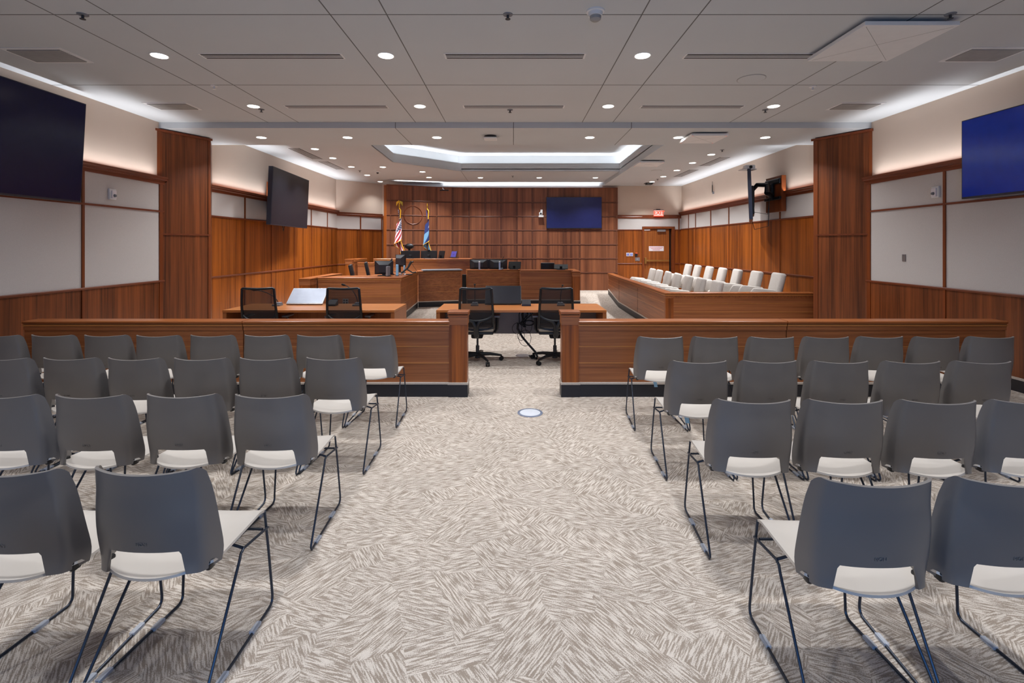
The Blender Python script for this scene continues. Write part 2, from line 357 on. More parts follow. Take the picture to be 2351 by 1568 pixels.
for px in (896, 948.6, 1002.4, 1039.4, 1077, 1114, 1150.5, 1186.7, 1222.4, 1258.2, 1293.9, 1330.9, 1415.5):
    p, d = on_wall(px)
    MB().sweep([(0, BASE), (.014, BASE), (.014, WZ), (0, WZ)], [tuple(p-d*.011), tuple(p+d*.011)]).obj('batten', 'bead', wbk)
gr = MB()  # thin dark strips painted as shadow lines beside battens and under beads
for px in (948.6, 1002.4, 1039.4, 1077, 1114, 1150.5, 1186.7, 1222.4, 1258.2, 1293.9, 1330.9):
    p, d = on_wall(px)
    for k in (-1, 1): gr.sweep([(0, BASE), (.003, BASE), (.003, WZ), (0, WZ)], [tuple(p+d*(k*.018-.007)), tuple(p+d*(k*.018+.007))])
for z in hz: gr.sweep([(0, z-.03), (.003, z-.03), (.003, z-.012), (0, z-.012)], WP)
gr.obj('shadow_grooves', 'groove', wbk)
p, d = on_wall(948.5); zc = gz(494, p.y); nn = Vector((d.y, -d.x))
MB().tube([(p.x+d.x*.285*math.cos(a)+nn.x*.008, p.y+d.y*.285*math.cos(a)+nn.y*.008, zc+.285*math.sin(a)) for a in [2*PI*k/48 for k in range(48)]], .014, 6, True).obj('round_seal_moulding', 'trim', wbk, True)

# pillars
for sx, nm in ((-1, 'pillar_left'), (1, 'pillar_right')):
    st = struct(nm); xw = XL if sx < 0 else XR; xc = 5.16*sx if sx < 0 else gx(1871, 8.23)
    pa, pb, pc, pd = (xw, 7.52), (xc, 8.23), (XC*sx, 8.8), (xw+.15*sx, 8.8)
    MB().prism([pa, pb, pc, pd], 0, ZS-.02).obj('pillar_body', 'wvm', st)
    ln = [pa, pb] if sx < 0 else [pb, pa]
    dv = (Vector(ln[1])-Vector(ln[0])); LL = dv.length; dv.normalize(); A = Vector(ln[0])
    pt = lambda s: tuple(A+dv*s)
    MB().sweep([(0, ZS-.05), (.025, ZS-.05), (.03, ZS-.015), (0, ZS-.015)], [pt(-.05), pt(LL+.02)]).obj('pillar_cap', 'trim', st)
    MB().sweep([(0, 1.775), (.016, 1.775), (.016, 1.8), (0, 1.8)], [pt(.02), pt(LL-.01)]).obj('panel_bead', 'trim', st)
    for s0, s1 in ((-.02, .05), (LL-.04, LL)):
        MB().sweep([(0, 0), (.01, 0), (.01, ZS-.05), (0, ZS-.05)], [pt(s0), pt(s1)]).obj('batten', 'trimv', st)

# ------------------------------------------------------------------ ceiling
ce = struct('ceiling')
MB().box(XL-.2, XR+.2, YREAR-.2, YB, ZM, ZM+.1).obj('main_slab', 'white', ce)
MB().box(XL-.2, XR+.2, YB, YS, ZS, ZM+.1).obj('soffit_beam', 'white', ce)
TX0, TX1, TXR = -2.87, -2.95, 2.92
tray = [(TX0, 8.95), (TX1, 11.88), (-1.44, 13.33), (TXR, 13.33), (TXR, 8.95)]
b = MB()
T = ZB
b.raw([(-5.9, YS, T), (TX0, YS, T), (TX0, 8.95, T), (TX1, 11.88, T), (-5.9, 11.88, T)], [(0, 1, 2, 3, 4)])
b.raw([(-5.9, 11.88, T), (TX1, 11.88, T), (-1.44, 13.33, T), (-1.44, 16.4, T), (-5.9, 16.4, T)], [(0, 1, 2, 3, 4)])
b.raw([(-1.44, 13.33, T), (TXR, 13.33, T), (TXR, 16.4, T), (-1.44, 16.4, T)], [(0, 1, 2, 3)])
b.raw([(TX0, YS, T), (TXR, YS, T), (TXR, 8.95, T), (TX0, 8.95, T)], [(0, 1, 2, 3)])
b.obj('bench_ceiling', 'white', ce)
MB().box(TXR+.02, 5.9, YS, 16.2, ZR, ZR+.06).obj('jury_ceiling', 'white', ce)
TT = ZB+.22; TU = 4.15
MB().sweep([(0, ZB), (.02, ZB), (.02, TT), (0, TT)], tray[3::-1]).obj('tray_fascia', 'white', ce)
MB().box(TXR, TXR+.02, YS, 13.33, ZR, TT).obj('tray_fascia', 'white', ce)
MB().box(TXR, TXR+.02, 13.33, 15.79, ZR, ZB+.02).obj('fascia_band', 'white', ce)
up = [(TX0-.3, 8.6), (TX1-.3, 12.0), (-1.56, 13.63), (TXR+.3, 13.63), (TXR+.3, 8.6)]
MB().sweep([(0, ZB+.06), (.03, ZB+.06), (.03, TU), (0, TU)], up[::-1], True).obj('tray_upstand', 'white', ce)
MB().prism(up, TU, TU+.05).obj('tray_ceiling', 'white', ce)
MB().sweep([(-.3, ZB+.05), (0.02, ZB+.05), (0.02, ZB+.07), (-.3, ZB+.07)], up[::-1], True).obj('cove_ledge', 'white', ce)
# panel joints of the boarded ceiling
j = MB()
for x in (-3.83, -3.354, -1.528, -1.057, 1.07, 1.548, 3.37, 3.85): j.box(x-.005, x+.005, YREAR, YB, ZM-.0015, ZM)
for y in (4.03, 5.79, 2.27, .5): j.box(XL, XR, y-.005, y+.005, ZM-.0015, ZM)
for x in (-1.843, 0, 1.84): j.box(x-.005, x+.005, YB, YS, ZS-.0015, ZS); j.box(x-.005, x+.005, YB-.0015, YB, ZS, ZM)
j.box(-1.45, -1.44, 13.35, 15.7, ZB-.0015, ZB)
j.obj('panel_joints', 'joint', ce)

# ------------------------------------------------------------------ exit door, private door
d1 = struct('door_1')
dx0, dx1 = gx(1478, YD), gx(1541, YD); dz = 2.165
fb = MB()
for a, c in ((gx(1473.5, YD), dx0), (dx1, gx(1548, YD))): fb.box(a, c, YD-.06, YD+.1, 0, dz+.07)
fb.box(dx0, dx1, YD-.06, YD+.1, dz, dz+.07); fb.obj('door_frame', 'trimv', d1)
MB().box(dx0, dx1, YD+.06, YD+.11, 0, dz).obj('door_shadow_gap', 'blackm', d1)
lf = MB().box(dx0, gx(1536, YD), YD-.01, YD+.035, RZ, dz-.015).obj('door_leaf', 'oak', d1)
zb = gz(598.5, YD)
MB().box(dx0+.06, gx(1535, YD), YD-.07, YD-.035, zb-.02, zb+.025, .006).obj('panic_bar', 'brass', lf)
MB().box(dx0+.01, dx0+.075, YD-.075, YD-.01, zb-.09, zb+.1, .008).obj('latch_case', 'brass', lf)
MB().box(gx(1508, YD), gx(1527, YD), YD-.07, YD-.01, dz-.1, dz-.03, .006).obj('door_closer', 'plate', lf)
MB().box(dx0, dx0+.2, YD-.03, YD-.01, dz-.055, dz-.02).obj('door_contact', 'paper', lf)
d2 = struct('door_2')
lf2 = MB().box(-4.34, -3.5, 16.06, 16.1, .17, 2.6).obj('door_leaf', 'wv', d2)
MB().tube([(-4.275, 16.05, gz(579.5, 16.05)), (-4.275, 16.0, gz(579.5, 16.05)), (-4.19, 16.0, gz(579.5, 16.05))], .012, 8).obj('lever_handle', 'silver', lf2, True)
sg = thing('door_notice', 'white paper notice with red lettering on the oak exit door', 'sign', (gx(1506.5, YD), YD-.012, gz(571, YD)))
sx0, sx1 = gx(1489.5, YD), gx(1523.5, YD); sz0, sz1 = gz(576.3, YD), gz(565.3, YD)
MB().box(sx0, sx1, YD-.018, YD-.012, sz0, sz1).obj('notice_sheet', 'paper', sg)
for k, (a, c) in enumerate(((.04, .96), (.13, .87), (.25, .75))):
    tx = MB(); x = sx0+(sx1-sx0)*a; e = sx0+(sx1-sx0)*c; z = sz1-(sz1-sz0)*(.22+.28*k)
    while x < e:
        w = random.uniform(.008, .016); tx.box(x, min(e, x+w), YD-.0195, YD-.018, z-.010, z+.010); x += w+.006
    tx.obj('text_line', 'redt', sg)

# text helper
def text_mesh(txt, size, mat, parent, M4, depth=.002, name='lettering', bold=0):
    cu = bpy.data.curves.new(name, 'FONT'); cu.body = txt; cu.size = size; cu.align_x = 'CENTER'; cu.align_y = 'CENTER'; cu.extrude = depth; cu.offset = bold
    o = bpy.data.objects.new('tmp', cu); C.objects.link(o); bpy.context.view_layer.update()
    me = bpy.data.meshes.new_from_object(o.evaluated_get(bpy.context.evaluated_depsgraph_get())); bpy.data.objects.remove(o)
    me.transform(WM[parent.name].inverted() @ M4); me.name = name; me.materials.clear(); me.materials.append(M[mat])
    k = bpy.data.objects.new(name, me); C.objects.link(k); k.parent = parent; WM[k.name] = WM[parent.name]; return k
FACE = Matrix.Rotation(PI/2, 4, 'X')
# exit sign
ex = thing('exit_sign', 'lit red EXIT sign on the crown rail above the exit door', 'exit sign', (gx(1509.5, YD), YD-.05, gz(489, YD)))
e0, e1, f0, f1 = gx(1499.5, YD), gx(1520.5, YD), gz(496.5, YD), gz(482.5, YD)
MB().box(e0, e1, YD-.12, YD-.06, f0, f1, .006).obj('sign_housing', 'exitw', ex)
MB().box(e0-.005, e1+.005, YD-.124, YD-.06, f1-.012, f1+.008).obj('sign_top', 'dkgrey', ex); MB().box(e0-.005, e1+.005, YD-.124, YD-.06, f0-.008, f0+.012).obj('sign_base', 'exitr', ex)
MB().box(gx(1505, YD), gx(1514, YD), YD-.1, YD-.05, f1, f1+.03).obj('sign_mount', 'black', ex)
text_mesh('EXIT', .17, 'exitr', ex, Matrix.Translation((gx(1510.5, YD), YD-.122, (f0+f1)/2)) @ FACE, .002, 'exit_lettering', .004)

# wall fittings
def fit(name, label, cat, loc): return thing(name, label, cat, loc)
for (nm, px, xx, lab) in (('strobe_alarm', 255, XL+.03, 'white fire alarm strobe on the fabric panel by the navy television'), ('strobe_alarm', 2151, XR-.03, 'white fire alarm strobe on the fabric panel by the blue television')):
    Y = xx*F/(px-CX); z = gz(446 if px < 999 else 441, Y); s = 1 if xx < 0 else -1
    o = fit(nm, lab, 'fire alarm', (xx, Y, z))
    MB().box(min(xx, xx+s*.03), max(xx, xx+s*.03), Y-.055, Y+.055, z-.075, z+.075, .006).obj('backplate', 'board', o)
    MB().box(min(xx+s*.03, xx+s*.05), max(xx+s*.03, xx+s*.05), Y-.035, Y+.035, z-.06, z+.05, .005).obj('sounder_grille', 'paper', o)
    MB().lathe([(.0, 0), (.022, 0), (.016, .02), (.004, .026)], (0, 0, 0), 14).obj('strobe_lens', 'grey', o, True, False)
    k = KIDS(o)[-1]; k.location = (s*.05, 0, -.02); k.rotation_euler = (0, s*PI/2, 0)
Y = (XR-.03)*F/(2076-CX); o = fit('blank_plate', 'small steel blank cover plate on the right fabric wall', 'cover plate', (XR-.03, Y, gz(592, Y)))
MB().box(XR-.038, XR-.03, Y-.03, Y+.03, gz(592, Y)-.05, gz(592, Y)+.05, .002).obj('plate_face', 'plate', o); MB().cyl((XR-.042, Y, gz(592, Y)+.035), (XR-.03, Y, gz(592, Y)+.035), .005, seg=8).obj('plate_screw', 'grey', o)
YF = YD-.034
for k, (a, c) in enumerate(((1437.8, 1444.8), (1446, 1453.2))):
    o = fit('light_switch', ['double blue light switch, farther from the exit door', 'double blue light switch, closer to the exit door'][k], 'switch', (gx((a+c)/2, YF), YF, gz(584, YF)))
    MB().box(gx(a, YF), gx(c, YF), YF-.01, YF, gz(588.3, YF), gz(580.2, YF), .002).obj('switch_plate', 'paper', o)
    w = (c-a)/5
    for q in (1, 3): MB().box(gx(a+w*q, YF), gx(a+w*(q+1.1), YF), YF-.018, YF-.01, gz(587, YF), gz(581.6, YF)).obj('rocker', 'bluep', o)
o = fit('card_reader', 'black card reader with a red light left of the exit door', 'card reader', (gx(1460.5, YF), YF, gz(585, YF)))
MB().box(gx(1457.6, YF), gx(1463.4, YF), YF-.03, YF, gz(589, YF), gz(581, YF), .004).obj('reader_body', 'black', o); MB().box(gx(1458.2, YF), gx(1463, YF), YF-.032, YF-.03, gz(581.8, YF), gz(580.6, YF)).obj('indicator_light', 'led', o)
o = fit('key_switch', 'steel key switch plate below the black card reader', 'switch', (gx(1463.5, YF), YF, gz(595, YF)))
MB().box(gx(1458, YF), gx(1468.8, YF), YF-.01, YF, gz(599, YF), gz(591, YF), .002).obj('switch_plate', 'plate', o); MB().cyl((gx(1462.7, YF), YF-.02, gz(595, YF)), (gx(1462.7, YF), YF-.01, gz(595, YF)), .022, seg=14).obj('key_barrel', 'silver', o)

# ------------------------------------------------------------------ panelled joinery
def run(par, line, top, t=.15, base=BASE, strips=(), panel='wx', cap='cap', z0=0, over=.03, capt=.03, basefn=None, apron=.08):
    MB().sweep([(-t, z0+base), (0, z0+base), (0, top-.055), (-t, top-.055)], line).obj('panel', panel, par)
    MB().sweep([(-t-.004, top-.075-apron*.3), (.012, top-.075-apron*.3), (.012, top-.055), (-t-.004, top-.055)], line).obj('apron', panel, par)
    MB().sweep([(-t-.012, top-.055), (.022, top-.055), (.022, top-.036), (-t-.012, top-.036)], line).obj('bead_moulding', 'strip', par)
    MB().sweep([(-t-over*.4, top-.036), (over*.4, top-.036), (over*.4, top-capt), (-t-over*.4, top-capt)], line).obj('shadow_groove', 'blackm', par)
    e = .007
    MB().sweep([(-t-over, top-capt), (over-e, top-capt), (over, top-capt+e), (over, top-e), (over-e, top), (-t-over, top)], line).obj('top_cap', cap, par)
    for z in strips: MB().sweep([(0, z-.006), (.004, z-.006), (.004, z+.006), (0, z+.006)], line).obj('reveal_strip', 'strip', par)
    if base:
        MB().sweep([(-t, z0), (.008, z0), (.008, z0+base-.022), (-t, z0+base-.022)], line).obj('base_plinth', 'base', par)
        MB().sweep([(-t, z0+base-.022), (.014, z0+base-.022), (.014, z0+base), (-t, z0+base)], line).obj('base_edging', 'edge', par)
def post(par, x0, x1, y0, y1, top, z0=0, base=BASE):
    MB().box(x0, x1, y0, y1, z0+base, top-.05).obj('end_post', 'wv', par)
    MB().box(x0-.006, x1+.006, y0-.006, y1+.006, top-.14, top-.05).obj('post_collar', 'wx', par)
    MB().box(x0-.014, x1+.014, y0-.014, y1+.014, top-.055, top-.036, .003).obj('post_bead', 'cap', par)
    MB().box(x0-.006, x1+.006, y0-.006, y1+.006, top-.036, top-.028).obj('post_groove', 'blackm', par)
    MB().box(x0-.018, x1+.018, y0-.018, y1+.018, top-.028, top, .005).obj('post_cap', 'cap', par)
    if base:
        MB().box(x0-.008, x1+.008, y0-.008, y1+.008, z0, z0+base-.022).obj('post_plinth', 'base', par)
        MB().box(x0-.014, x1+.014, y0-.014, y1+.014, z0+base-.022, z0+base).obj('post_edging', 'edge', par)
# the bar that parts the public seats from the well
for s, lab in ((-1, 'long wooden bar rail with black base left of the central gate gap'), (1, 'long wooden bar rail with black base right of the central gate gap')):
    r_ = thing('bar_rail', lab, 'railing', (s*2.9, 5.2, 0))
    ends = [(-5.2, -2.875), (-2.865, -.68)] if s < 0 else [(.69, 2.895), (2.905, 5.23)]
    for a, c in ends: run(r_, [(a, 5.14), (c, 5.14)], .806, t=.12, strips=(.533, .359))
    if s < 0: post(r_, -.683, -.494, 5.125, 5.29, .905)
    else: post(r_, .513, .692, 5.125, 5.29, .905)

# counsel tables
def table(x0, x1, lab):
    t = thing('counsel_table', lab, 'table', ((x0+x1)/2, 6.86, 0))
    MB().box(x0, x1, 6.49, 7.23, .708, .74, .003).obj('tabletop', 'table', t)
    for a in (x0, x1-.05): MB().box(a, a+.05, 6.5, 7.22, 0, .708).obj('end_panel', 'tablev', t)
    MB().box(x0+.05, x1-.05, 7.02, 7.045, .33, .708).obj('modesty_panel', 'taupe' if x1 > 0 else 'tablev', t)
    return t
table(-3.91, -1.60, 'left counsel table with two mesh chairs and a silver monitor'); table(-1.04, 1.25, 'counsel table seen through the gate gap, cables hanging below')

# clerk's station, left
cd = thing('clerk_desk', 'panelled clerk desk with black monitors and phone, left of the well', 'desk', (-3.2, 10.4, 0))
st4 = (.72, .55, .37)
run(cd, [(-4.08, 10.1), (-2.36, 10.1), (-2.5, 12.61)], .945, t=.05, strips=st4)
MB().prism([(-2.40, 10.13), (-2.54, 12.58), (-3.3, 12.58), (-3.2, 10.9), (-3.9, 10.7), (-4.05, 10.13)], .915, .943).obj('worktop', 'capy', cd)
post(cd, -4.33, -4.12, 9.78, 10.1, .945)
run(cd, [(-4.33, 11.6), (-4.33, 10.1)], .945, t=.2, panel='wy', cap='capy')
# witness and reporter fronts
rd = thing('reporter_counter', 'curved panelled counter with grey sloping lid right of clerk desk', 'counter', (-1.95, 12.9, 0))
run(rd, [(-2.485, 12.625), (-1.41, 12.97)], .945, t=.5, strips=(.735, .56, .39))
MB().prism([(-2.36, 12.6), (-1.36, 12.93), (-1.5, 13.4), (-2.5, 13.05)], .946, .975).obj('sloping_lid', 'grey', rd)
cb = thing('central_counter', 'middle panelled counter with two black monitors standing on it', 'counter', (-.6, 13.3, 0))
run(cb, [(-1.25, 13.12), (.17, 13.375)], .952, t=.5, strips=(.735, .56))
MB().box(gx(1061, 13), gx(1070, 13.1), 13.0, 13.2, 0, .83).obj('black_infill', 'blackm', cb)
ws = thing('witness_stand', 'panelled witness stand with corner post at the right of the counters', 'witness stand', (.95, 13.3, 0))
run(ws, [(.2, 13.1), (1.6, 13.1)], .95, t=.4, strips=(.735, .56, .39))
post(ws, 1.575, 1.77, 12.86, 13.06, .93)
run(ws, [(1.765, 13.06), (1.765, 14.2)], .93, t=.19, panel='wy', cap='capy')
# judge's bench
jb = thing('judge_bench', 'high panelled judge bench carrying monitors in front of the flags', 'judge bench', (-2.6, 14.2, 0))
run(jb, [(-4.02, 13.9), (-2.2, 13.92), (-1.27, 14.02), (-1.27, 14.7)], 1.235, t=.35, base=0)
gp = thing('bench_gate', 'low wooden gate with capped post beside the judge bench', 'gate', (-4.3, 13.7, 0))
run(gp, [(-4.42, 13.72), (-3.95, 13.72)], 1.135, t=.06, base=0)
post(gp, gx(793, 13.46), gx(807, 13.46), 13.46, 13.66, 1.235, base=0)
run(gp, [(-4.49, 13.62), (-4.42, 14.5)], 1.235, t=.2, panel='wy', cap='capy', base=0)

# jury box
jx = thing('jury_box', 'panelled jury box railing around the rows of oatmeal chairs', 'jury box', (3.6, 10, 0))
JL = [(2.85, 14.5), (2.755, 12.63), (2.66, 8.44), (5.24, 8.44)]
run(jx, JL, .79, t=.1, base=0, strips=(.60, .45), panel='wy', cap='capy')
MB().box(2.65, 2.79, 8.43, 8.5, 0, .735).obj('corner_post', 'wv', jx)
MB().box(2.79, 5.24, 8.432, 8.45, .02, .70).obj('front_panel', 'wx', jx)
for z in (.602, .451, .30): MB().box(2.795, 5.235, 8.428, 8.434, z-.006, z+.006).obj('reveal_strip', 'strip', jx)
for Yq, Xq in ((12.63, 2.755), (10.55, 2.708)): MB().box(Xq-.003, Xq+.05, Yq-.004, Yq+.004, .15, .70).obj('panel_seam', 'blackm', jx)
b1, b2 = MB(), MB()
for (xa, ya), (xb, yb) in zip(JL[:3], JL[1:3]):
    for bb, lo, hi, w in ((b1, 0, .133, .012), (b2, .133, .155, .018)):
        A = [(xa-w, ya, ramp(ya)+lo), (xb-w, yb, ramp(yb)+lo), (xb-w, yb, ramp(yb)+hi), (xa-w, ya, ramp(ya)+hi)]
        B = [(x+.1, y, z) for x, y, z in A]
        bb.raw(A+B, [(0, 1, 2, 3), (7, 6, 5, 4), (0, 4, 5, 1), (1, 5, 6, 2), (2, 6, 7, 3), (3, 7, 4, 0)])
b1.box(2.65, 5.24, 8.42, 8.45, 0, .133); b1.obj('base_plinth', 'base', jx); b2.obj('base_edging', 'edge', jx)

# ------------------------------------------------------------------ the public's sled chairs
def make_sled():
    t = thing('sled_chair', 'x', 'chair')
    # seat pan: dished sheet with a waterfall front and a rounded rear edge
    def seat(u, v):
        x = u*2-1; y0 = -.235+.075*abs(x)**2.4; y1 = .225-.012*x*x
        y = y0+(y1-y0)*v; w = .205-.02*v
        z = .437+.012*abs(x)**2-.022*math.sin(PI*min(1, v*1.05))*(1-x*x)+(.0 if v < .86 else -.012*((v-.86)/.14)**2)
        if v < .2: z += .012*(1-v/.2)**2*(abs(x)**2)
        return (x*w, y, z)
    MB().grid(seat, 18, 18, -.009).obj('seat', 'shell', t, True, False)
    N = 40
    def back(u, v):
        x = u*2-1; a = abs(x)
        if a < .56: zb = .528
        elif a < .66: q = (a-.56)/.10; zb = .528-.085*(1-math.sqrt(max(0, 1-q*q)))
        else: zb = .443-.008*(a-.66)/.34
        zt = .822-.010*(1-x*x)-(.028*((a-.9)/.1)**2.5 if a > .9 else 0)
        z = zb+(zt-zb)*v
        h = (z-.43)/.39
        w = .196+.022*math.sin(PI*min(1, max(0, .16+h*.84)))-.004*h
        y = -.205-.03*math.sin(PI*min(1, h*1.3))*.4-.055*max(0,h)**1.4
        y += .046*a**2.2+(.066*(a-.87)/.13 if a > .87 else 0)*(1-.62*max(0, h))
        if a > .87: w *= 1-.035*(a-.87)/.13
        if h < .34: q = (1-max(0, h)/.34)**2; y = y*(1-q)+(-.244+.078*a**2.4+(.05*(a-.87)/.13 if a > .87 else 0))*q
        return (x*w, y, z)
    MB().grid(lambda u, v: back((.5-.5*math.cos(PI*u))*.55+u*.45, v), N, 14, .010).obj('backrest', 'shellb', t, True, False)
    m = bpy.data.curves.new('mark', 'FONT'); m.body = 'HON'; m.size = .018; m.align_x = 'CENTER'; m.extrude = .0012
    o = bpy.data.objects.new('tmp', m); C.objects.link(o); bpy.context.view_layer.update()
    me = bpy.data.meshes.new_from_object(o.evaluated_get(bpy.context.evaluated_depsgraph_get())); bpy.data.objects.remove(o)
    me.transform(Matrix.Translation((0, back(.5, .08)[1]-.0115, .553)) @ Matrix.Rotation(R(4), 4, 'X') @ FACE); me.materials.clear(); me.materials.append(M['shellb'])
    k = bpy.data.objects.new('embossed_mark', me); C.objects.link(k); k.parent = t
    r = .0056
    for s in (-1, 1):
        P = [(s*.180, .222, .425), (s*.192, .232, .25), (s*.205, .24, .05)]
        P += [(s*.205, .24-.028*(1-math.cos(a)), .033-.0275*math.sin(a)) for a in (0, .5, 1.05, 1.57)]
        P += [(s*.216, 0, .0056), (s*.225, -.2, .0056)]
        P += [(s*.226, -.215-.018*math.sin(a), .0236-.018*math.cos(a)) for a in (.3, .9, 1.5, 2.0)]
        P += [(s*.204, .0, .355)]+[(s*.2, .012+.018*math.sin(a), .372+.010*(1-math.cos(a))) for a in (.2, .9, 1.5)]
        P += [(s*.19, .229, .352)]
        MB().tube(P, r, 8).obj('sled_leg', 'steel', t, True, False)
        for gy in (.1, -.14): MB().box(s*(.215-.06*gy)-.011, s*(.215-.06*gy)+.011, gy-.03, gy+.03, .001, .016, .004).obj('rail_guide', 'clear', t, False, False)
        MB().box(s*.19-.011, s*.19+.011, -.172, -.135, .425, .462, .008).obj('back_hinge', 'black', t, True, False)
    MB().tube([(-.184, .2, .36), (.184, .2, .36)], r, 8).tube([(-.198, .03, .385), (-.12, .03, .408), (.12, .03, .408), (.198, .03, .385)], r, 8).obj('cross_bar', 'steel', t, True, False)
    return t
sled = make_sled(); first = True
ROWS = ['row nearest the wooden bar', 'second row from the bar', 'third row from the bar', 'row nearest the camera']
AIS = ['end chair beside the aisle', 'second chair from the aisle', 'third chair from the aisle', 'fourth chair from the aisle', 'fifth chair from the aisle', 'sixth chair from the aisle', 'seventh chair from the aisle', 'eighth chair from the aisle']
def seat_at(x, y, rz, lab):
    global first
    if first:
        first = False; sled.location = (x, y, 0); sled.rotation_euler = (0, 0, rz); sled['label'] = lab; sled['group'] = 'grey sled chairs in the public seats'; return sled
    return dup(sled, (x, y, 0), rz, lab, 'grey sled chairs in the public seats')
blocks = [(-1, [(-1.25, 4.47, .4684, 8), (-1.268, 3.61, .4605, 6), (-1.285, 2.768, .4696, 4), (-1.29, 1.925, .487, 2)]),
          (1, [(1.28, 4.395, .4777, 7), (1.272, 3.515, .482, 5), (1.235, 2.683, .465, 4), (1.222, 1.845, .473, 2)])]
for s, rows in blocks:
    for r_, (x0, y0, p, n) in enumerate(rows):
        for i in range(n):
            jit = random.uniform(-.012, .012)*(i > 0)
            seat_at(x0+s*p*i, y0+jit, random.uniform(-.045, -.005), 'grey sled chair left of aisle, %s, %s' % (AIS[i], ROWS[r_]) if s < 0 else 'grey sled chair right of aisle, %s, %s' % (AIS[i], ROWS[r_]))
seat_at(-1.29, 1.075, 0, 'grey sled chair showing only its front seat edge at the lower left corner')
# a paper tag hanging under two of the chairs
for x, y, lab in ((1.235, 4.28, 'pale tag hanging under the aisle chair nearest the bar rail'), (1.20, 3.40, 'pale tag hanging under the aisle chair in the second row')):
    o = MB().grid(lambda u, v: (u*.03+.02*v, .03*v, -.07*v+.012*math.sin(v*2)), 2, 6, .0006).obj('hang_tag', 'blue', None, True, False); o.location = (x, y, .402); tag(o, lab, 'tag')

# ------------------------------------------------------------------ mesh task chairs
def make_task():
    t = thing('task_chair', 'x', 'chair')
    def fr(u):      # half width, depth and height of the back along its height u
        return .228-.022*u+.004*math.sin(PI*u), -.185-.1*u-.02*math.sin(PI*u), .50+.53*u
    pts = []
    for u in [i/12 for i in range(13)]: w, y, z = fr(u); pts.append((w, y, z))
    top = [(.19, -.288, 1.037), (.1, -.292, 1.032), (0, -.294, 1.029), (-.1, -.292, 1.032), (-.19, -.288, 1.037)]
    L = pts+top+[(-x, y, z) for x, y, z in pts[::-1]]+[(-.15, -.185, .475), (0, -.19, .465), (.15, -.185, .475)]
    MB().tube(L, .017, 8, True).obj('backrest_frame', 'black', t, True, False)
    def panel(u, v):
        w, y, z = fr(.02+.96*v); x = u*2-1; return (x*w*.97, y-.03*(1-x*x), z)
    MB().grid(panel, 10, 12).obj('back_mesh', 'mesh', t, True, False)
    MB().tube([(.225*math.cos(a), -.225-.02*math.sin(a), .70-.105*math.sin(a)) for a in [PI*k/14 for k in range(15)]], .017, 8).obj('lumbar_bow', 'black', t, True, False)
    MB().tube([(-.11, -.238, .608), (-.04, -.25, .585), (-.008, -.25, .52), (-.006, -.22, .40), (-.004, -.1, .365)], [.016, .024, .028, .03, .03], 8).tube([(.11, -.238, .608), (.04, -.25, .585), (.008, -.25, .52), (.006, -.22, .40), (.004, -.1, .365)], [.016, .024, .028, .03, .03], 8).obj('spine', 'black', t, True, False)
    MB().box(-.235, .235, -.2, .25, .435, .5, .03).obj('seat_cushion', 'seatf', t, True, False)
    MB().box(-.23, .23, -.19, .24, .40, .437, .015).obj('seat_pan', 'black', t, True, False)
    for s in (-1, 1):
        MB().tube([(s*.16, .0, .405), (s*.25, .0, .41), (s*.268, .0, .45), (s*.27, .01, .62)], [.02, .02, .022, .018], 8).obj('armrest', 'black', t, True, False)
        k = KIDS(t)[-1]; WM[k.name] = Matrix.Identity(4)
        MB().box(s*.27-.042, s*.27+.042, -.1, .14, .62, .647, .01).obj('arm_pad', 'grey', k, True, False)
    MB().box(-.08, .08, -.12, .1, .335, .402, .02).obj('tilt_mechanism', 'blackm', t, True, False)
    MB().cyl((0, 0, .2), (0, 0, .34), .014).cyl((0, 0, .09), (0, 0, .22), .025).obj('gas_lift', 'dkgrey', t, True, False)
    b = MB().cyl((0, 0, .05), (0, 0, .12), .04, .035)
    for k in range(5):
        a = 2*PI*k/5+R(-62); b.tube([(0.02*math.cos(a), .02*math.sin(a), .10), (.18*math.cos(a), .18*math.sin(a), .098), (.335*math.cos(a), .335*math.sin(a), .072)], [.028, .022, .014], 8)
    b.obj('five_star_base', 'black', t, True, False)
    for k in range(5):
        a = 2*PI*k/5+R(-62); cx, cy = .335*math.cos(a), .335*math.sin(a); q = MB()
        n = Vector((math.cos(a+1.2), math.sin(a+1.2), 0))
        for e in (-1, 1): q.cyl(Vector((cx, cy, .029))+n*.008*e, Vector((cx, cy, .029))+n*.026*e, .029, seg=14)
        q.cyl((cx, cy, .03), (cx, cy, .08), .008, seg=8).obj('caster', 'blackm', t, True, False)
    return t
task = make_task(); first = True
for x, rz, lab in ((-3.42, .06, 'black mesh task chair at left counsel table, farther from the aisle'), (-2.28, .05, 'black mesh task chair at left counsel table, nearer the aisle'), (-.50, .0, 'black mesh task chair in the gate gap beside the left end post'), (.575, -.02, 'black mesh task chair in the gate gap beside the right end post')):
    if first: first = False; task.location = (x, 6.72, 0); task.rotation_euler = (0, 0, rz); task['label'] = lab; task['group'] = 'mesh task chairs at the counsel tables'
    else: dup(task, (x, 6.72, 0), rz, lab, 'mesh task chairs at the counsel tables')
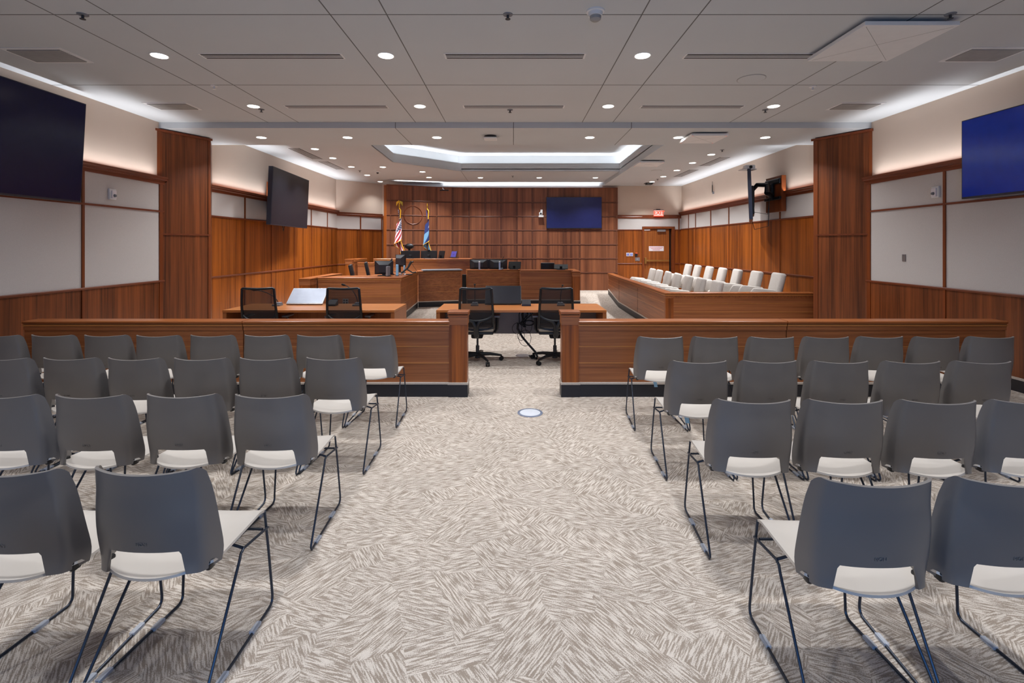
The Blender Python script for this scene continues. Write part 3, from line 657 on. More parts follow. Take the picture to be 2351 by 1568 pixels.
# ------------------------------------------------------------------ jury chairs
def make_jury():
    t = thing('jury_chair', 'x', 'chair')
    rk = Matrix.Translation((0, -.19, .40)) @ Matrix.Rotation(R(13), 4, 'X')
    MB().box(-.225, .225, -.055, .055, 0, .57, .045, rk, 3).obj('backrest', 'jury', t, True, False)
    MB().box(-.24, .24, -.2, .28, .36, .48, .045, None, 3).obj('seat_cushion', 'jury', t, True, False)
    for s in (-1, 1):
        def arm(u, v):
            a = u*2*PI; k = (abs(math.cos(a))**.6)*(1 if math.cos(a) > 0 else -1); h = (abs(math.sin(a))**.6)*(1 if math.sin(a) > 0 else -1)
            y = -.2+.53*v; top = .705-.05*(1-v); zz = .5+(top-.5)*h if h > 0 else .5+.12*h
            e = min(1, math.sin(PI*min(1, max(0, (v if v < .5 else 1-v)*5+.12))/2)+.0)
            return (s*.29+k*.046*e, y, .52+(zz-.52)*e)
        MB().grid(arm, 16, 14).obj('armrest', 'jury', t, True, False)
    MB().cyl((0, 0, .03), (0, 0, .37), .035).lathe([(.2, 0), (.2, .02), (.05, .04)], (0, 0, 0), 20).obj('pedestal', 'black', t, True, False)
    return t
jc = make_jury(); first = True
for row, z, pts in (('front', 0, [(3.76, 9.02), (3.80, 9.90), (3.82, 10.66), (3.88, 11.56), (3.92, 12.40), (3.95, 13.20), (3.98, 13.95)]),
                    ('back', .14, [(4.95, 9.12), (4.88, 9.79), (4.85, 10.57), (4.85, 11.32), (4.85, 12.07), (4.86, 12.87), (4.86, 13.54)])):
    for k, (x, y) in enumerate(pts):
        lab = 'oatmeal upholstered jury chair, %s from the near end of the %s row' % (ORD[k], row); x -= .27
        if first: first = False; jc.location = (x, y, z); jc.rotation_euler = (0, 0, PI/2-.1); jc['label'] = lab; jc['group'] = 'jury chairs, front row'
        else: dup(jc, (x, y, z), PI/2+random.uniform(-.15, -.06), lab, 'jury chairs, %s row' % row)

# ------------------------------------------------------------------ televisions
def tv(name, label, loc, rz, w, h, tilt=0, th=.06, scr='screen', back=False):
    """screen faces local -Y before turning"""
    t = thing(name, label, 'television', loc, rz)
    tm = Matrix.Rotation(tilt, 4, 'X')
    MB().box(-w/2, w/2, 0, th, -h/2, h/2, .004, tm).obj('cabinet', 'tvf', t, False, False)
    MB().box(-w/2+.012, w/2-.012, -.003, .001, -h/2+.022, h/2-.012, 0, tm).obj('screen_glass', scr, t, False, False)
    if back: MB().box(-w*.3, w*.3, th, th+.035, -h*.38, h*.2, .015, tm).obj('rear_housing', 'black', t, False, False)
    MB().box(-.2, .2, th, th+.05, -.2, .2).obj('wall_bracket', 'blackm', t, False, False)
    return t
Z0, Z1 = 2.14, 3.375
tv('wall_television', 'very large navy television on the left side wall', (-5.37, 6.04-1.1, (Z0+Z1)/2), PI/2, 2.2, Z1-Z0, R(3.2))
tv('wall_television', 'large blue reflecting television on the right side wall', (5.42, 5.85-.84, 2.64), -PI/2, 1.68, .945, scr='screenr')
tv('wall_television', 'television on the wood panelling behind the witness stand', (1.955, 15.60, 2.675), 0, 1.785, 1.016, scr='screenw')
# television on an arm, left: turned into the well
a, c = Vector((-4.90, 9.80)), Vector((-5.08, 11.96)); mid = (a+c)/2; d = (c-a).normalized()
tv('arm_television', 'charcoal television on a swing arm, left courtroom wall', (mid.x, mid.y, 2.63), math.atan2(d.y, d.x), 2.16, 1.19, R(2.4), .09, 'screenb', True)
a, c = Vector((4.47, 9.20)), Vector((5.16, 10.62)); mid = (a+c)/2; d = (a-c).normalized()
tv('arm_television', 'black television seen edge on, on a swing arm above the jury box', (mid.x, mid.y, 2.59), math.atan2(d.y, d.x), 1.58, .97, R(2.2), .06, 'screenb', True)
# swing arms and their timber backing boards
def arm(lab, x, y, zb, zt, tx, ty, tz):
    s = 1 if x > 0 else -1
    t = thing('swing_arm_mount', lab, 'television mount', (x, y, zb))
    MB().box(min(x, x-s*.09), max(x, x-s*.09), y-.3, y+.3, zb, zt, .004).obj('backing_board', 'trimv', t)
    MB().box(min(x-s*.09, x-s*.13), max(x-s*.09, x-s*.13), y-.28, y+.28, zt-.16, zt-.05, .02).box(min(x-s*.09, x-s*.13), max(x-s*.09, x-s*.13), y-.3, y+.3, zb+.24, zb+.3, .01).obj('cover_bar', 'black', t)
    MB().box(min(x-s*.09, x-s*.15), max(x-s*.09, x-s*.15), y-.045, y+.045, zb+.26, zt-.14, .01).obj('wall_column', 'black', t)
    e = Vector((x-s*.34, y-.22, tz-.04))
    MB().tube([(x-s*.13, y, tz-.09), tuple((Vector((x-s*.13, y, tz-.09))+e)/2), tuple(e)], [.05, .05, .055], 10).obj('lower_arm', 'black', t, True)
    MB().tube([tuple(e+Vector((0, 0, .0))), tuple(e+Vector((0, 0, .15))), (e.x*.4+tx*.6, e.y*.4+ty*.6, tz+.13), (tx, ty, tz)], [.05, .055, .045, .04], 10).obj('upper_arm', 'black', t, True)
    MB().tube([(tx, ty, tz-.1), (tx+.02*s, ty-.05, tz-.42), (e.x, e.y-.03, tz-.48), (e.x+s*.06, e.y, tz-.1)], .007, 6).tube([(tx, ty, tz-.5), (tx+.05*s, ty-.05, tz-.78), (e.x, e.y-.05, tz-.72), (e.x+s*.05, e.y, tz-.15)], .007, 6).obj('cable_loop', 'black', t, True)
    return t
arm('timber backed swing arm mount on the jury side wall', 5.44, 9.95, 2.30, 3.02, 4.90, 9.98, 2.72)
arm('timber backed swing arm mount hidden behind the left charcoal television', -5.44, 10.95, 2.30, 3.02, -5.12, 10.9, 2.72)
# camera on a shelf above the edge-on television
o = thing('video_camera', 'white video camera on a shelf above the edge-on television', 'camera', (4.68, 9.6, 3.08))
MB().tube([(4.78, 9.8, 2.85), (4.78, 9.8, 3.10), (4.62, 9.55, 3.10)], .012, 6).obj('shelf_bracket', 'black', o, True)
MB().box(4.48, 4.76, 9.45, 9.65, 3.10, 3.115, .003).obj('shelf_plate', 'board', o); MB().box(4.56, 4.76, 9.5, 9.62, 3.115, 3.20, .02).obj('camera_body', 'board', o)
MB().cyl((4.66, 9.485, 3.155), (4.66, 9.52, 3.155), .03).obj('lens', 'black', o, True)
for px, pz0, pz1, lab in ((1638, 416, 446, 'slim dark aerial rod on the wall above the jury'), ):
    Y = 5.49*F/(px-CX); o = thing('aerial_rod', lab, 'aerial', (5.48, Y, gz(pz1, Y)))
    MB().cyl((5.46, Y, gz(442, Y)), (5.46, Y, gz(425, Y)), .014, .012, 8).cyl((5.46, Y, gz(425, Y)), (5.46, Y, gz(416.5, Y)), .006, .004, 8).obj('rod', 'black', o, True); MB().box(5.45, 5.49, Y-.05, Y-.02, gz(444, Y)-.02, gz(440, Y), .004).obj('clip', 'grey', o)

# ------------------------------------------------------------------ monitors and desk gear
def monitor(label, loc, rz, w=.52, h=.31, tilt=0, bulge=True, stand=.1, name='monitor', cat='monitor', body='black', scr='screenm', neck='black', cam=False):
    """screen faces local -Y; loc is the foot on the desk"""
    t = thing(name, label, cat, loc, rz, )
    tm = Matrix.Translation((0, 0, stand)) @ Matrix.Rotation(tilt, 4, 'X')
    MB().box(-w/2, w/2, 0, .025, 0, h, .004, tm).obj('housing', body, t, False, False)
    MB().box(-w/2+.01, w/2-.01, -.002, .001, .014, h-.01, 0, tm).obj('screen', scr, t, False, False)
    if bulge:
        q = [(-w/2+.02, .025, .02), (w/2-.02, .025, .02), (w/2-.02, .025, h-.01), (-w/2+.02, .025, h-.01)]; k = [(-w*.24, .09, .04), (w*.24, .09, .04), (w*.24, .09, h*.7), (-w*.24, .09, h*.7)]
        MB().raw([tm @ Vector(p) for p in q+k], [(4, 5, 6, 7), (0, 1, 5, 4), (1, 2, 6, 5), (2, 3, 7, 6), (3, 0, 4, 7)]).obj('rear_shell', 'dkgrey', t, False, False)
    if stand > 0 and tilt > -.6:
        MB().box(-.035, .035, .03, .06, .01, stand+h*.45, .006).obj('stand_neck', neck, t, False, False)
        MB().box(-.12, .12, -.04, .15, 0, .014, .005).obj('stand_foot', neck, t, False, False)
    if cam: MB().box(-.04, .04, 0, .03, stand+h, stand+h+.03, .006).obj('webcam', 'blackm', t, False, False)
    return t
# counsel tables: reclined screens
monitor('silver lit reclining monitor on the left counsel table', (-3.045, 7.03, .742), 0, .53, .32, R(-50), False, .02, body='silver', scr='screens')  # silver screen colour stands for ceiling light reflected in it
monitor('dark reclining monitor on the right counsel table', (-.152, 7.03, .742), 0, .53, .32, R(-40), False, .02, scr='screenb')
def mic(label, x, y, z, dx, dy, h):
    t = thing('gooseneck_microphone', label, 'microphone', (x, y, z))
    MB().prism([(x-.055, y-.07), (x+.055, y-.07), (x+.045, y+.06), (x-.045, y+.06)], z, z+.022).box(x-.04, x+.04, y-.02, y+.055, z+.02, z+.045, .008).obj('base', 'grey', t)
    P = [(x+dx*q**1.6, y+dy*q**1.6, z+.04+h*(1-(1-q)**1.5)) for q in [k/10 for k in range(11)]]
    MB().tube(P, .006, 8).obj('gooseneck', 'black', t, True)
    MB().tube([P[-2], P[-1], (P[-1][0]+dx*.12, P[-1][1]+dy*.12, P[-1][2]+.01)], [.008, .017, .012], 10).obj('head', 'blackm', t, True); return t
mic('gooseneck microphone left of the silver monitor, bent over the first chair', -3.4, 6.98, .742, -.32, -.05, .19)
mic('gooseneck microphone behind the second chair at the left table', -2.25, 6.98, .742, -.2, -.02, .26)
mic('gooseneck microphone behind the left chair at the right table', -.56, 7.0, .742, .0, -.02, .26)
mic('gooseneck microphone behind the right chair at the right table', .68, 7.0, .742, .03, -.02, .25)
for x, lab in ((.185, 'small black control box on the right counsel table'), (-2.62, 'black desk phone behind the second chair on the left counsel table')):
    t = thing('control_box', lab, 'control box', (x, 6.97, .742))
    MB().raw([(x-.065, 6.92, .742), (x+.065, 6.92, .742), (x+.065, 7.05, .742), (x-.065, 7.05, .742), (x-.065, 6.92, .765), (x+.065, 6.92, .765), (x+.06, 7.05, .82), (x-.06, 7.05, .82)], [(0, 1, 5, 4), (1, 2, 6, 5), (2, 3, 7, 6), (3, 0, 4, 7), (4, 5, 6, 7)]).obj('box_body', 'dkgrey', t)
    MB().raw([(x-.05, 6.932, .772), (x+.05, 6.932, .772), (x+.05, 7.035, .815), (x-.05, 7.035, .815)], [(0, 1, 2, 3)]).obj('touch_panel', 'screenm', t)
# outlet on the clerk desk front
Yo = 10.09; o = thing('power_outlet', 'four socket outlet plate on the clerk desk front', 'outlet', (gx(793, Yo), Yo, gz(692, Yo)))
MB().box(gx(787, Yo), gx(800, Yo), Yo-.012, Yo, gz(698.5, Yo), gz(686, Yo), .002).obj('outlet_plate', 'plate', o)
q = MB()
for i in (790.5, 796.5):
    for jj in (689.5, 695): q.cyl((gx(i, Yo), Yo-.015, gz(jj, Yo)), (gx(i, Yo), Yo-.012, gz(jj, Yo)), .018, seg=12)
q.obj('sockets', 'blackm', o)
o = MB().box(gx(762, Yo), gx(776, Yo), Yo-.012, Yo, gz(694, Yo), gz(686, Yo), .002).obj('data_plate', 'black', loc=(gx(769, Yo), Yo, gz(690, Yo))); tag(o, 'black data plate on the clerk desk front beside the outlet', 'cover plate')
# clerk desk gear
T0 = .945
monitor('black monitor facing away, leftmost on the clerk desk', (gx(882, 10.75), 10.75, T0), PI+.1, .40, .30, 0, True, .03)
monitor('black monitor turned edge on, beside the pale blue panel', (gx(901, 11.2), 11.2, T0), R(104), .46, .31, 0, True, .06)
monitor('black monitor behind the desk phone on the clerk desk', (gx(921, 12.2), 12.2, T0), PI-.7, .40, .30, 0, True, .14)
def upright(name, label, cat, px, Y, hgt, w, d, mat, z=T0, rz=0):
    t = thing(name, label, cat, (gx(px, Y), Y, z), rz)
    MB().box(-w/2, w/2, -d/2, d/2, 0, hgt, .008).obj('body', mat, t, False, False); MB().box(-w/2-.006, w/2+.006, -d/2-.01, d/2+.01, 0, .012).obj('foot', 'dkgrey', t, False, False); return t
upright('desk_speaker', 'slim grey upright speaker on the clerk desk', 'speaker', 891, 10.5, .215, .055, .09, 'grey', rz=-.4)
upright('desk_divider', 'pale blue upright panel on the clerk desk', 'panel', 912, 10.6, .25, .06, .02, 'blue', rz=-.2)
upright('desk_speaker', 'small pale blue upright speaker behind the desk phone', 'speaker', 928.5, 11.8, .18, .035, .05, 'blue')
t = thing('desk_phone', 'black desk phone with raised handset arm on the clerk desk', 'telephone', (gx(938, 11.0), 11.0, T0))
X = gx(938, 11.0)
MB().tube([(X-.17, 11.0, T0+.03), (X-.02, 11.02, T0+.16), (X+.05, 11.05, T0+.3)], [.018, .022, .03], 8).tube([(X+.03, 11.05, T0+.28), (X+.1, 11.05, T0+.3)], .016, 8).obj('handset_arm', 'black', t, True)
MB().tube([(X-.12, 11.0, T0+.012), (X+.1, 10.98, T0+.012)], .012, 8).tube([(X-.03, 11.02, T0+.12), (X+.09, 11.0, T0+.05), (X+.16, 11.05, T0+.06)], .016, 8).obj('phone_body', 'black', t, True)
MB().tube([(X+.05, 11.06, T0+.28), (X+.12, 11.1, T0+.15), (X+.2, 11.1, T0+.05)], .004, 6).obj('cord', 'black', t, True)
MB().box(X-.2, X-.14, 10.93, 11.0, T0+.0, T0+.035, .006).box(X-.1, X-.05, 10.93, 11.0, T0, T0+.02, .004).obj('key_block', 'silver', t)
def side_chair(label, px, Y, z0, z1, lean, w=.46, rz=0, th=.07):
    """high backed office chair; only its upper back shows over the joinery"""
    t = thing('office_chair', label, 'chair', (gx(px, Y), Y, 0), rz)
    mt = Matrix.Translation((0, 0, z0)) @ Matrix.Rotation(lean, 4, 'X')
    MB().box(-w/2, w/2, -th/2, th/2, 0, z1-z0, .025, mt).obj('backrest', 'black', t, True, False)
    MB().box(-w/2, w/2, .05, .5, z0-.12, z0-.03, .03).obj('seat', 'black', t, True, False); MB().cyl((0, .25, .06), (0, .25, z0-.1), .03).obj('gas_lift', 'black', t, True, False)
    b = MB()
    for k in range(5): a = 2*PI*k/5; b.tube([(0, .25, .09), (.28*math.cos(a), .25+.28*math.sin(a), .035)], [.025, .03], 8)
    b.obj('five_star_base', 'black', t, True, False); return t
side_chair('black chair back leaning, left of the clerk monitors', 817, 11.1, .6, 1.19, R(12), rz=-PI/2+.25)
side_chair('black chair back leaning, right beside the leftmost clerk monitor', 852, 12.0, .6, 1.22, R(12), rz=-PI/2+.25)
# middle counter
MC = [( -.93, 'black monitor facing away, left of the pair on the middle counter', 1099.5), (0, 'black monitor facing away, right of the pair on the middle counter', 1144)]
for dxm, lab, px in MC: monitor(lab, (gx(px, 13.62), 13.62, .955), PI, .505, .27, 0, True, 0.0)
for px, lab in ((1100.5, 'silver upright stand in front of the left monitor of the pair'), (1147, 'silver upright stand in front of the right monitor of the pair')):
    t = thing('silver_stand', lab, 'stand', (gx(px, 13.3), 13.3, .955)); X = gx(px, 13.3)
    MB().box(X-.025, X+.025, 13.30, 13.33, .955, 1.165, .008).obj('column', 'silver', t); MB().cyl((X-.02, 13.31, 1.165), (X+.02, 13.31, 1.165), .02, seg=12).obj('hinge_head', 'board', t, True); MB().box(X-.03, X+.06, 13.24, 13.36, .953, .965, .004).obj('foot', 'silver', t)
monitor('black tilted screen at the right end of the middle counter', (gx(1181, 13.5), 13.5, .955), PI-.15, .35, .22, R(32), False, .01, scr='screenb', body='blackm', neck='blackm')
monitor('black low tilted screen on the witness stand', (gx(1288, 13.3), 13.3, .955), PI-.1, .38, .2, R(55), False, .005, scr='screenb', body='blackm', neck='blackm')
side_chair('black chair back showing above the pair of black monitors', 1121.5, 14.3, .7, 1.21, R(4))
side_chair('black chair back showing above the witness stand', 1257, 14.0, .55, 1.125, R(6), w=.4)
t = mic('thin microphone on the middle counter beside the right black monitor', gx(1151, 13.45), 13.45, .952, .06, 0, .3)
# judge's bench gear
monitor('wide black monitor at the left of the judge bench, facing away', (gx(942.5, 14.1), 14.1, 1.236), PI, .56, .225, 0, False, .005)
monitor('wide black monitor with webcam on the judge bench', (gx(985, 14.15), 14.15, 1.236), PI-.12, .48, .225, R(6), False, .005, cam=True)
monitor('narrow black screen turned aside on the judge bench', (gx(1013.5, 14.2), 14.2, 1.236), PI-.9, .30, .22, R(10), False, .005, scr='screenb')
monitor('small tablet with violet screen on the judge bench', (gx(1040, 14.2), 14.2, 1.262), -.5, .2, .2, R(-22), False, .005, name='tablet', cat='tablet', scr='purple')
t = thing('judge_chair', 'black leather high backed chair with headrest behind the judge bench', 'chair', (gx(939.5, 14.75), 14.75, .35)); X = gx(939.5, 14.75)
MB().ball((X, 14.75, gz(565.5, 14.75)), .14, (1, .45, .62), 18).obj('headrest', 'black', t, True); MB().box(X-.03, X+.03, 14.74, 14.78, 1.2, 1.52).obj('headrest_post', 'black', t); MB().box(X-.24, X+.24, 14.72, 14.8, .8, 1.3, .03).obj('backrest', 'black', t, True)
MB().box(X-.24, X+.24, 14.36, 14.8, .78, .87, .03).obj('seat', 'black', t, True); MB().cyl((X, 14.6, .37), (X, 14.6, .8), .03).lathe([(.2, .35), (.2, .37), (.05, .4)], (X, 14.6, 0), 20).obj('pedestal', 'black', t, True)

# ------------------------------------------------------------------ flags
def flag(label, px, Y, ztop, zcloth, zlow, mat, eagle, wid):
    X = gx(px, Y); t = thing('flag', label, 'flag', (X, Y, .35))
    MB().cyl((X, Y, .37), (X, Y, ztop-.2), .014, seg=10).obj('pole', 'trimv', t, True)
    MB().lathe([(.16, .35), (.16, .37), (.06, .42), (.03, .47)], (X, Y, 0), 20).obj('stand', 'brass', t, True)
    f = MB()
    if eagle:
        f.cyl((X, Y, ztop-.22), (X, Y, ztop-.1), .018, .026, 10).ball((X, Y, ztop-.05), .035, (.9, .8, 1.5)).ball((X-.01, Y-.02, ztop+.0), .02)
        for s in (-1, 1):
            f.grid(lambda u, v: (X+s*(.02+.075*u), Y-.01+.02*u, ztop-.005-.03*u*u-v*(.05+.085*u)), 6, 4, .008)
    else: f.cyl((X, Y, ztop-.2), (X, Y, ztop-.12), .014, .02, 10).tube([(X, Y, ztop-.13), (X, Y, ztop-.08), (X, Y, ztop)], [.008, .022, .002], 10)
    f.obj('eagle_finial' if eagle else 'spear_finial', 'gold', t, True)
    nu, nv = 28, 22; bm = bmesh.new(); uvl = bm.loops.layers.uv.new('UVMap'); G = []
    H = zcloth-zlow
    def pt(u, v):
        # u along the fly, which hangs down; v down the hoist, gathered in folds about the pole
        z = zcloth-H*(.40*v+.60*u-.06*v*u*(1-v))
        dep = max(0, min(1, (zcloth-z)/H)); amp = wid*(.24+.76*dep**.75)
        a = v*PI*2.2+u*PI*1.1
        x = X+amp*(.46*math.sin(a-1.2)+.22*math.sin(a*2.1)+.30*(v-.5))
        return (x, Y-.03-.07*math.cos(a*1.3)*(.25+dep), z)
    for i in range(nu+1): G.append([bm.verts.new(pt(i/nu, j_/nv)) for j_ in range(nv+1)])
    for i in range(nu):
        for j_ in range(nv):
            fc = bm.faces.new((G[i][j_], G[i+1][j_], G[i+1][j_+1], G[i][j_+1])); fc.smooth = True
            for lp, (a, c) in zip(fc.loops, ((i, j_), (i+1, j_), (i+1, j_+1), (i, j_+1))): lp[uvl].uv = (a/nu, c/nv)
    bmesh.ops.transform(bm, matrix=WM[t.name].inverted(), verts=bm.verts)
    me = bpy.data.meshes.new('cloth'); bm.to_mesh(me); bm.free(); me.materials.append(M[mat])
    o = bpy.data.objects.new('cloth', me); C.objects.link(o); o.parent = t; WM[o.name] = WM[t.name]
    fr = MB()
    fr.tube([pt(k/40, 1) for k in range(41)], .009, 6); fr.tube([(p[0], p[1]-.006, p[2]) for p in [pt(1, k/20) for k in range(21)]], .008, 6)
    fr.obj('gold_fringe', 'fringe', t, True)
    MB().tube([(X, Y-.025, zcloth+.02), (X+.05, Y-.04, zcloth-.05), (X+.035, Y-.05, zcloth-.3)], .012, 6).obj('tassel_cord', 'fringe', t, True)
flag('draped striped flag with stars and a gold eagle on its pole', 917, 14.62, gz(461, 14.62), gz(479, 14.62), gz(597, 14.62), 'us', True, .25)
flag('draped navy and pale blue flag with a gold spear on its pole', 981, 14.9, gz(466, 14.9), gz(481, 14.9), gz(600, 14.9), 'state', False, .21)

# ------------------------------------------------------------------ small wall cameras, access point
Yp = 15.6; o = thing('tracking_camera', 'white tracking camera on the panelling left of the rear television', 'camera', (gx(1242, Yp), Yp, gz(499, Yp))); X = gx(1242, Yp)
MB().box(X-.08, X+.08, Yp-.12, Yp+.07, gz(499, Yp), gz(495, Yp), .01).obj('bracket_shelf', 'board', o); MB().box(X-.065, X+.045, Yp-.1, Yp, gz(495, Yp), gz(487, Yp), .03).box(X-.02, X+.05, Yp-.06, Yp, gz(490, Yp), gz(481.5, Yp), .01).obj('camera_head', 'board', o, True); MB().cyl((X-.01, Yp-.13, gz(490.5, Yp)), (X-.01, Yp-.08, gz(490.5, Yp)), .028).obj('lens', 'black', o, True)
Yp = 15.3; X = gx(1020, Yp); o = thing('bar_camera', 'small black bar camera hanging at the top of the wood panelling', 'camera', (X, Yp, gz(436, Yp)))
MB().box(X-.14, X+.14, Yp-.03, Yp+.03, gz(438, Yp), gz(435.5, Yp), .008).obj('camera_bar', 'black', o); MB().tube([(X, Yp, gz(436, Yp)), (X-.06, Yp+.1, gz(432, Yp)), (X-.06, Yp+.12, gz(430, Yp))], .012, 6).obj('hanger', 'silver', o, True)

# ------------------------------------------------------------------ ceiling fittings
LAMPS = []
def downlight(label, x, y, z, grp, r=.076):
    t = thing('downlight', label, 'downlight', (x, y, z), 0, grp)
    MB().lathe([(r*.93, .002), (r*1.0, -.003), (r*1.14, -.004), (r*1.17, 0), (r*1.17, .004)], (0, 0, 0), 24).obj('trim_ring', 'board', t, True, False)
    MB().lathe([(.001, -.0045), (r*.97, -.0045), (r*.97, -.003)], (0, 0, 0), 24).obj('lens', 'light', t, False, False)
    LAMPS.append((x, y, z-.012, grp))
COLS = ['outermost left', 'inner left', 'inner right', 'outermost right']
for rI, yy in enumerate((6.674, 4.90)):
    for k, x in enumerate((-3.59, -1.293, 1.307, 3.59)):
        downlight('round recessed downlight, %s of the %s row on the main ceiling' % (COLS[k], ('far', 'near')[rI]), x, yy, ZM, 'downlights on the main ceiling')
for k, px in enumerate((600, 798, 1003, 1354, 1557, 1757)):
    downlight('round downlight on the soffit beam, %s from its left end' % ORD[k], gx(px, 8.19), 8.19, ZS, 'downlights on the soffit beam')
for k, (px, py) in enumerate(((1633, 354.8), (1590, 374), (1554, 391), (1523, 405.5), (1497, 417.5))):
    Y = F*(ZR-EYE)/(CY-py); downlight('round downlight over the jury box, %s from the near end' % ORD[k], gx(px, Y), Y, ZR, 'downlights over the jury box')
for k, (px, py) in enumerate(((723, 342), (764, 363), (806.5, 383), (843, 402), (873, 417))):
    Y = F*(ZB-EYE)/(CY-py); downlight('round downlight along the left courtroom wall, %s from the near end' % ORD[k], gx(px, Y), Y, ZB, 'downlights along the left courtroom wall')
for k, (px, py) in enumerate(((879, 383.5), (970, 394.5), (985, 407.5), (1103, 408), (1238, 408), (1367, 408))):
    Y = F*(ZB-EYE)/(CY-py); downlight('round downlight around the coffer over the bench, %s from the left' % ORD[k], gx(px, Y), Y, ZB, 'downlights around the bench coffer')
def sprinkler(label, px, py, z, white=False, name='sprinkler'):
    Y = F*(z-EYE)/(CY-py); t = thing(name, label, 'sprinkler', (gx(px, Y), Y, z)); m = 'board' if white else 'grey'
    MB().lathe([(.042, 0), (.04, -.006), (.02, -.009), (.001, -.009)], (0, 0, 0), 18).obj('escutcheon', m, t, True, False)
    MB().lathe([(.01, -.008), (.01, -.03), (.006, -.035), (.022, -.038), (.022, -.041), (.001, -.041)], (0, 0, 0), 14).obj('deflector', m if white else 'dkgrey', t, True, False)
for px, py, z, w, lab in ((190, 33, ZM, 0, 'dark sprinkler head at the top left of the main ceiling'), (1166, 33, ZM, 0, 'dark sprinkler head in the middle of the near ceiling joint'), (2182, 32, ZM, 0, 'dark sprinkler head at the top right of the main ceiling'),
    (492, 197, ZM, 1, 'white sprinkler head on the left strip of the main ceiling'), (1866, 199, ZM, 1, 'white sprinkler head on the right strip of the main ceiling'), (600, 251, ZM, 0, 'dark sprinkler beside the far outermost left downlight'), (1171, 252, ZM, 0, 'dark sprinkler behind the middle far slot diffuser'), (1757, 252, ZM, 0, 'dark sprinkler beside the far outermost right downlight'),
    (1658, 344, ZR, 0, 'dark sprinkler over the near end of the jury box'), (1510, 411, ZR, 0, 'dark sprinkler over the far end of the jury box'), (826, 391.5, ZB, 0, 'dark sprinkler above the left courtroom wall'), (1177, 404, ZB, 0, 'dark sprinkler behind the bench coffer')):
    sprinkler(lab, px, py, z, w)
# smoke detector
Y = F*(ZM-EYE)/(CY-25); t = thing('smoke_detector', 'white smoke detector on the main ceiling near the top', 'smoke detector', (gx(1367, Y), Y, ZM))
MB().lathe([(.075, 0), (.074, -.012), (.06, -.016), (.056, -.045), (.001, -.045)], (0, 0, 0), 24).obj('housing', 'board', t, True, False); MB().lathe([(.047, -.045), (.045, -.07), (.03, -.082), (.001, -.084)], (0, 0, 0), 20).obj('sensor_cage', 'ventg', t, True, False)
def slot(label, x0, x1, y, z, grp, w=.14, ang=0):
    cx = (x0+x1)/2; t = thing('slot_diffuser', label, 'air diffuser', (cx, y, z), ang, grp); L = (x1-x0)/2
    MB().box(-L, L, -w/2, w/2, -.004, 0).obj('diffuser_frame', 'board', t, False, False)
    MB().box(-L+.02, L-.02, -w/2+.012, w/2-.012, -.0055, -.0035).obj('dark_throat', 'vent', t, False, False)
    b = MB()
    n_ = max(3, round(w/.036))
    for k in range(1, n_): yy = -w/2+.015+(w-.03)*k/n_; b.box(-L+.02, L-.02, yy-.0055, yy+.0055, -.0065, -.0045)
    b.obj('blades', 'board', t, False, False)
SW = ['left', 'middle', 'right']
for k, (a, c) in enumerate(((463, 789), (1020, 1344), (1570, 1898))): slot('near row slot air diffuser, %s of three on the main ceiling' % SW[k], gx(a, 4.91), gx(c, 4.91), 4.91, ZM, 'slot diffusers on the main ceiling')
for k, (a, c) in enumerate(((655, 891), (1063, 1296), (1470, 1707))): slot('far row slot air diffuser, %s of three on the main ceiling' % SW[k], gx(a, 6.69), gx(c, 6.69), 6.69, ZM, 'slot diffusers on the main ceiling')
def slot_y(label, x, y0, y1, z): slot(label, x-(y1-y0)/2, x+(y1-y0)/2, (y0+y1)/2, z, 'slot diffusers along the courtroom walls', .26, PI/2)
for (pa, pb, z, lab) in (((671, 339.5), (732, 365), ZB, 'nearer long slot diffuser along the left courtroom wall'), ((738, 370), (786, 389), ZB, 'farther long slot diffuser along the left courtroom wall'), ((1672, 360), (1611, 381), ZR, 'nearer long slot diffuser above the jury wall'), ((1597, 389), (1552, 406), ZR, 'farther long slot diffuser above the jury wall')):
    ya, yb = F*(z-EYE)/(CY-pa[1]), F*(z-EYE)/(CY-pb[1]); slot_y(lab, (gx(pa[0], ya)+gx(pb[0], yb))/2, ya, yb, z)
def grille(label, xc, yc, wx, wy, z):
    t = thing('return_grille', label, 'air grille', (xc, yc, z), 0, 'square return grilles')
    MB().box(-wx/2, wx/2, -wy/2, wy/2, -.006, 0).obj('grille_frame', 'board', t, False, False); MB().box(-wx/2+.04, wx/2-.04, -wy/2+.04, wy/2-.04, -.0075, -.005).obj('grille_back', 'vent', t, False, False)
    b = MB(); n = 14
    for k in range(n): yy = -wy/2+.04+(wy-.08)*(k+.5)/n; b.box(-wx/2+.04, wx/2-.04, yy-.009, yy+.009, -.014, -.006)
    b.obj('grille_bars', 'ventg', t, False, False)
for (pxa, pxb, y0, y1, lab) in ((30, 190, 112, 141, 'square return grille, nearer one by the navy television'), (340, 455, 236.5, 250.5, 'square return grille, farther one toward the left pillar'), (2178, 2340, 111, 139, 'square return grille, nearer one by the blue television'), (1905, 2020, 236.5, 250.5, 'square return grille, farther one toward the right pillar')):
    ya, yb = 1.93*F/(CY-y0), 1.93*F/(CY-y1); ym = (ya+yb)/2; grille(lab, (gx(pxa, ym)+gx(pxb, ym))/2, ym, .60, yb-ya+.06, ZM)
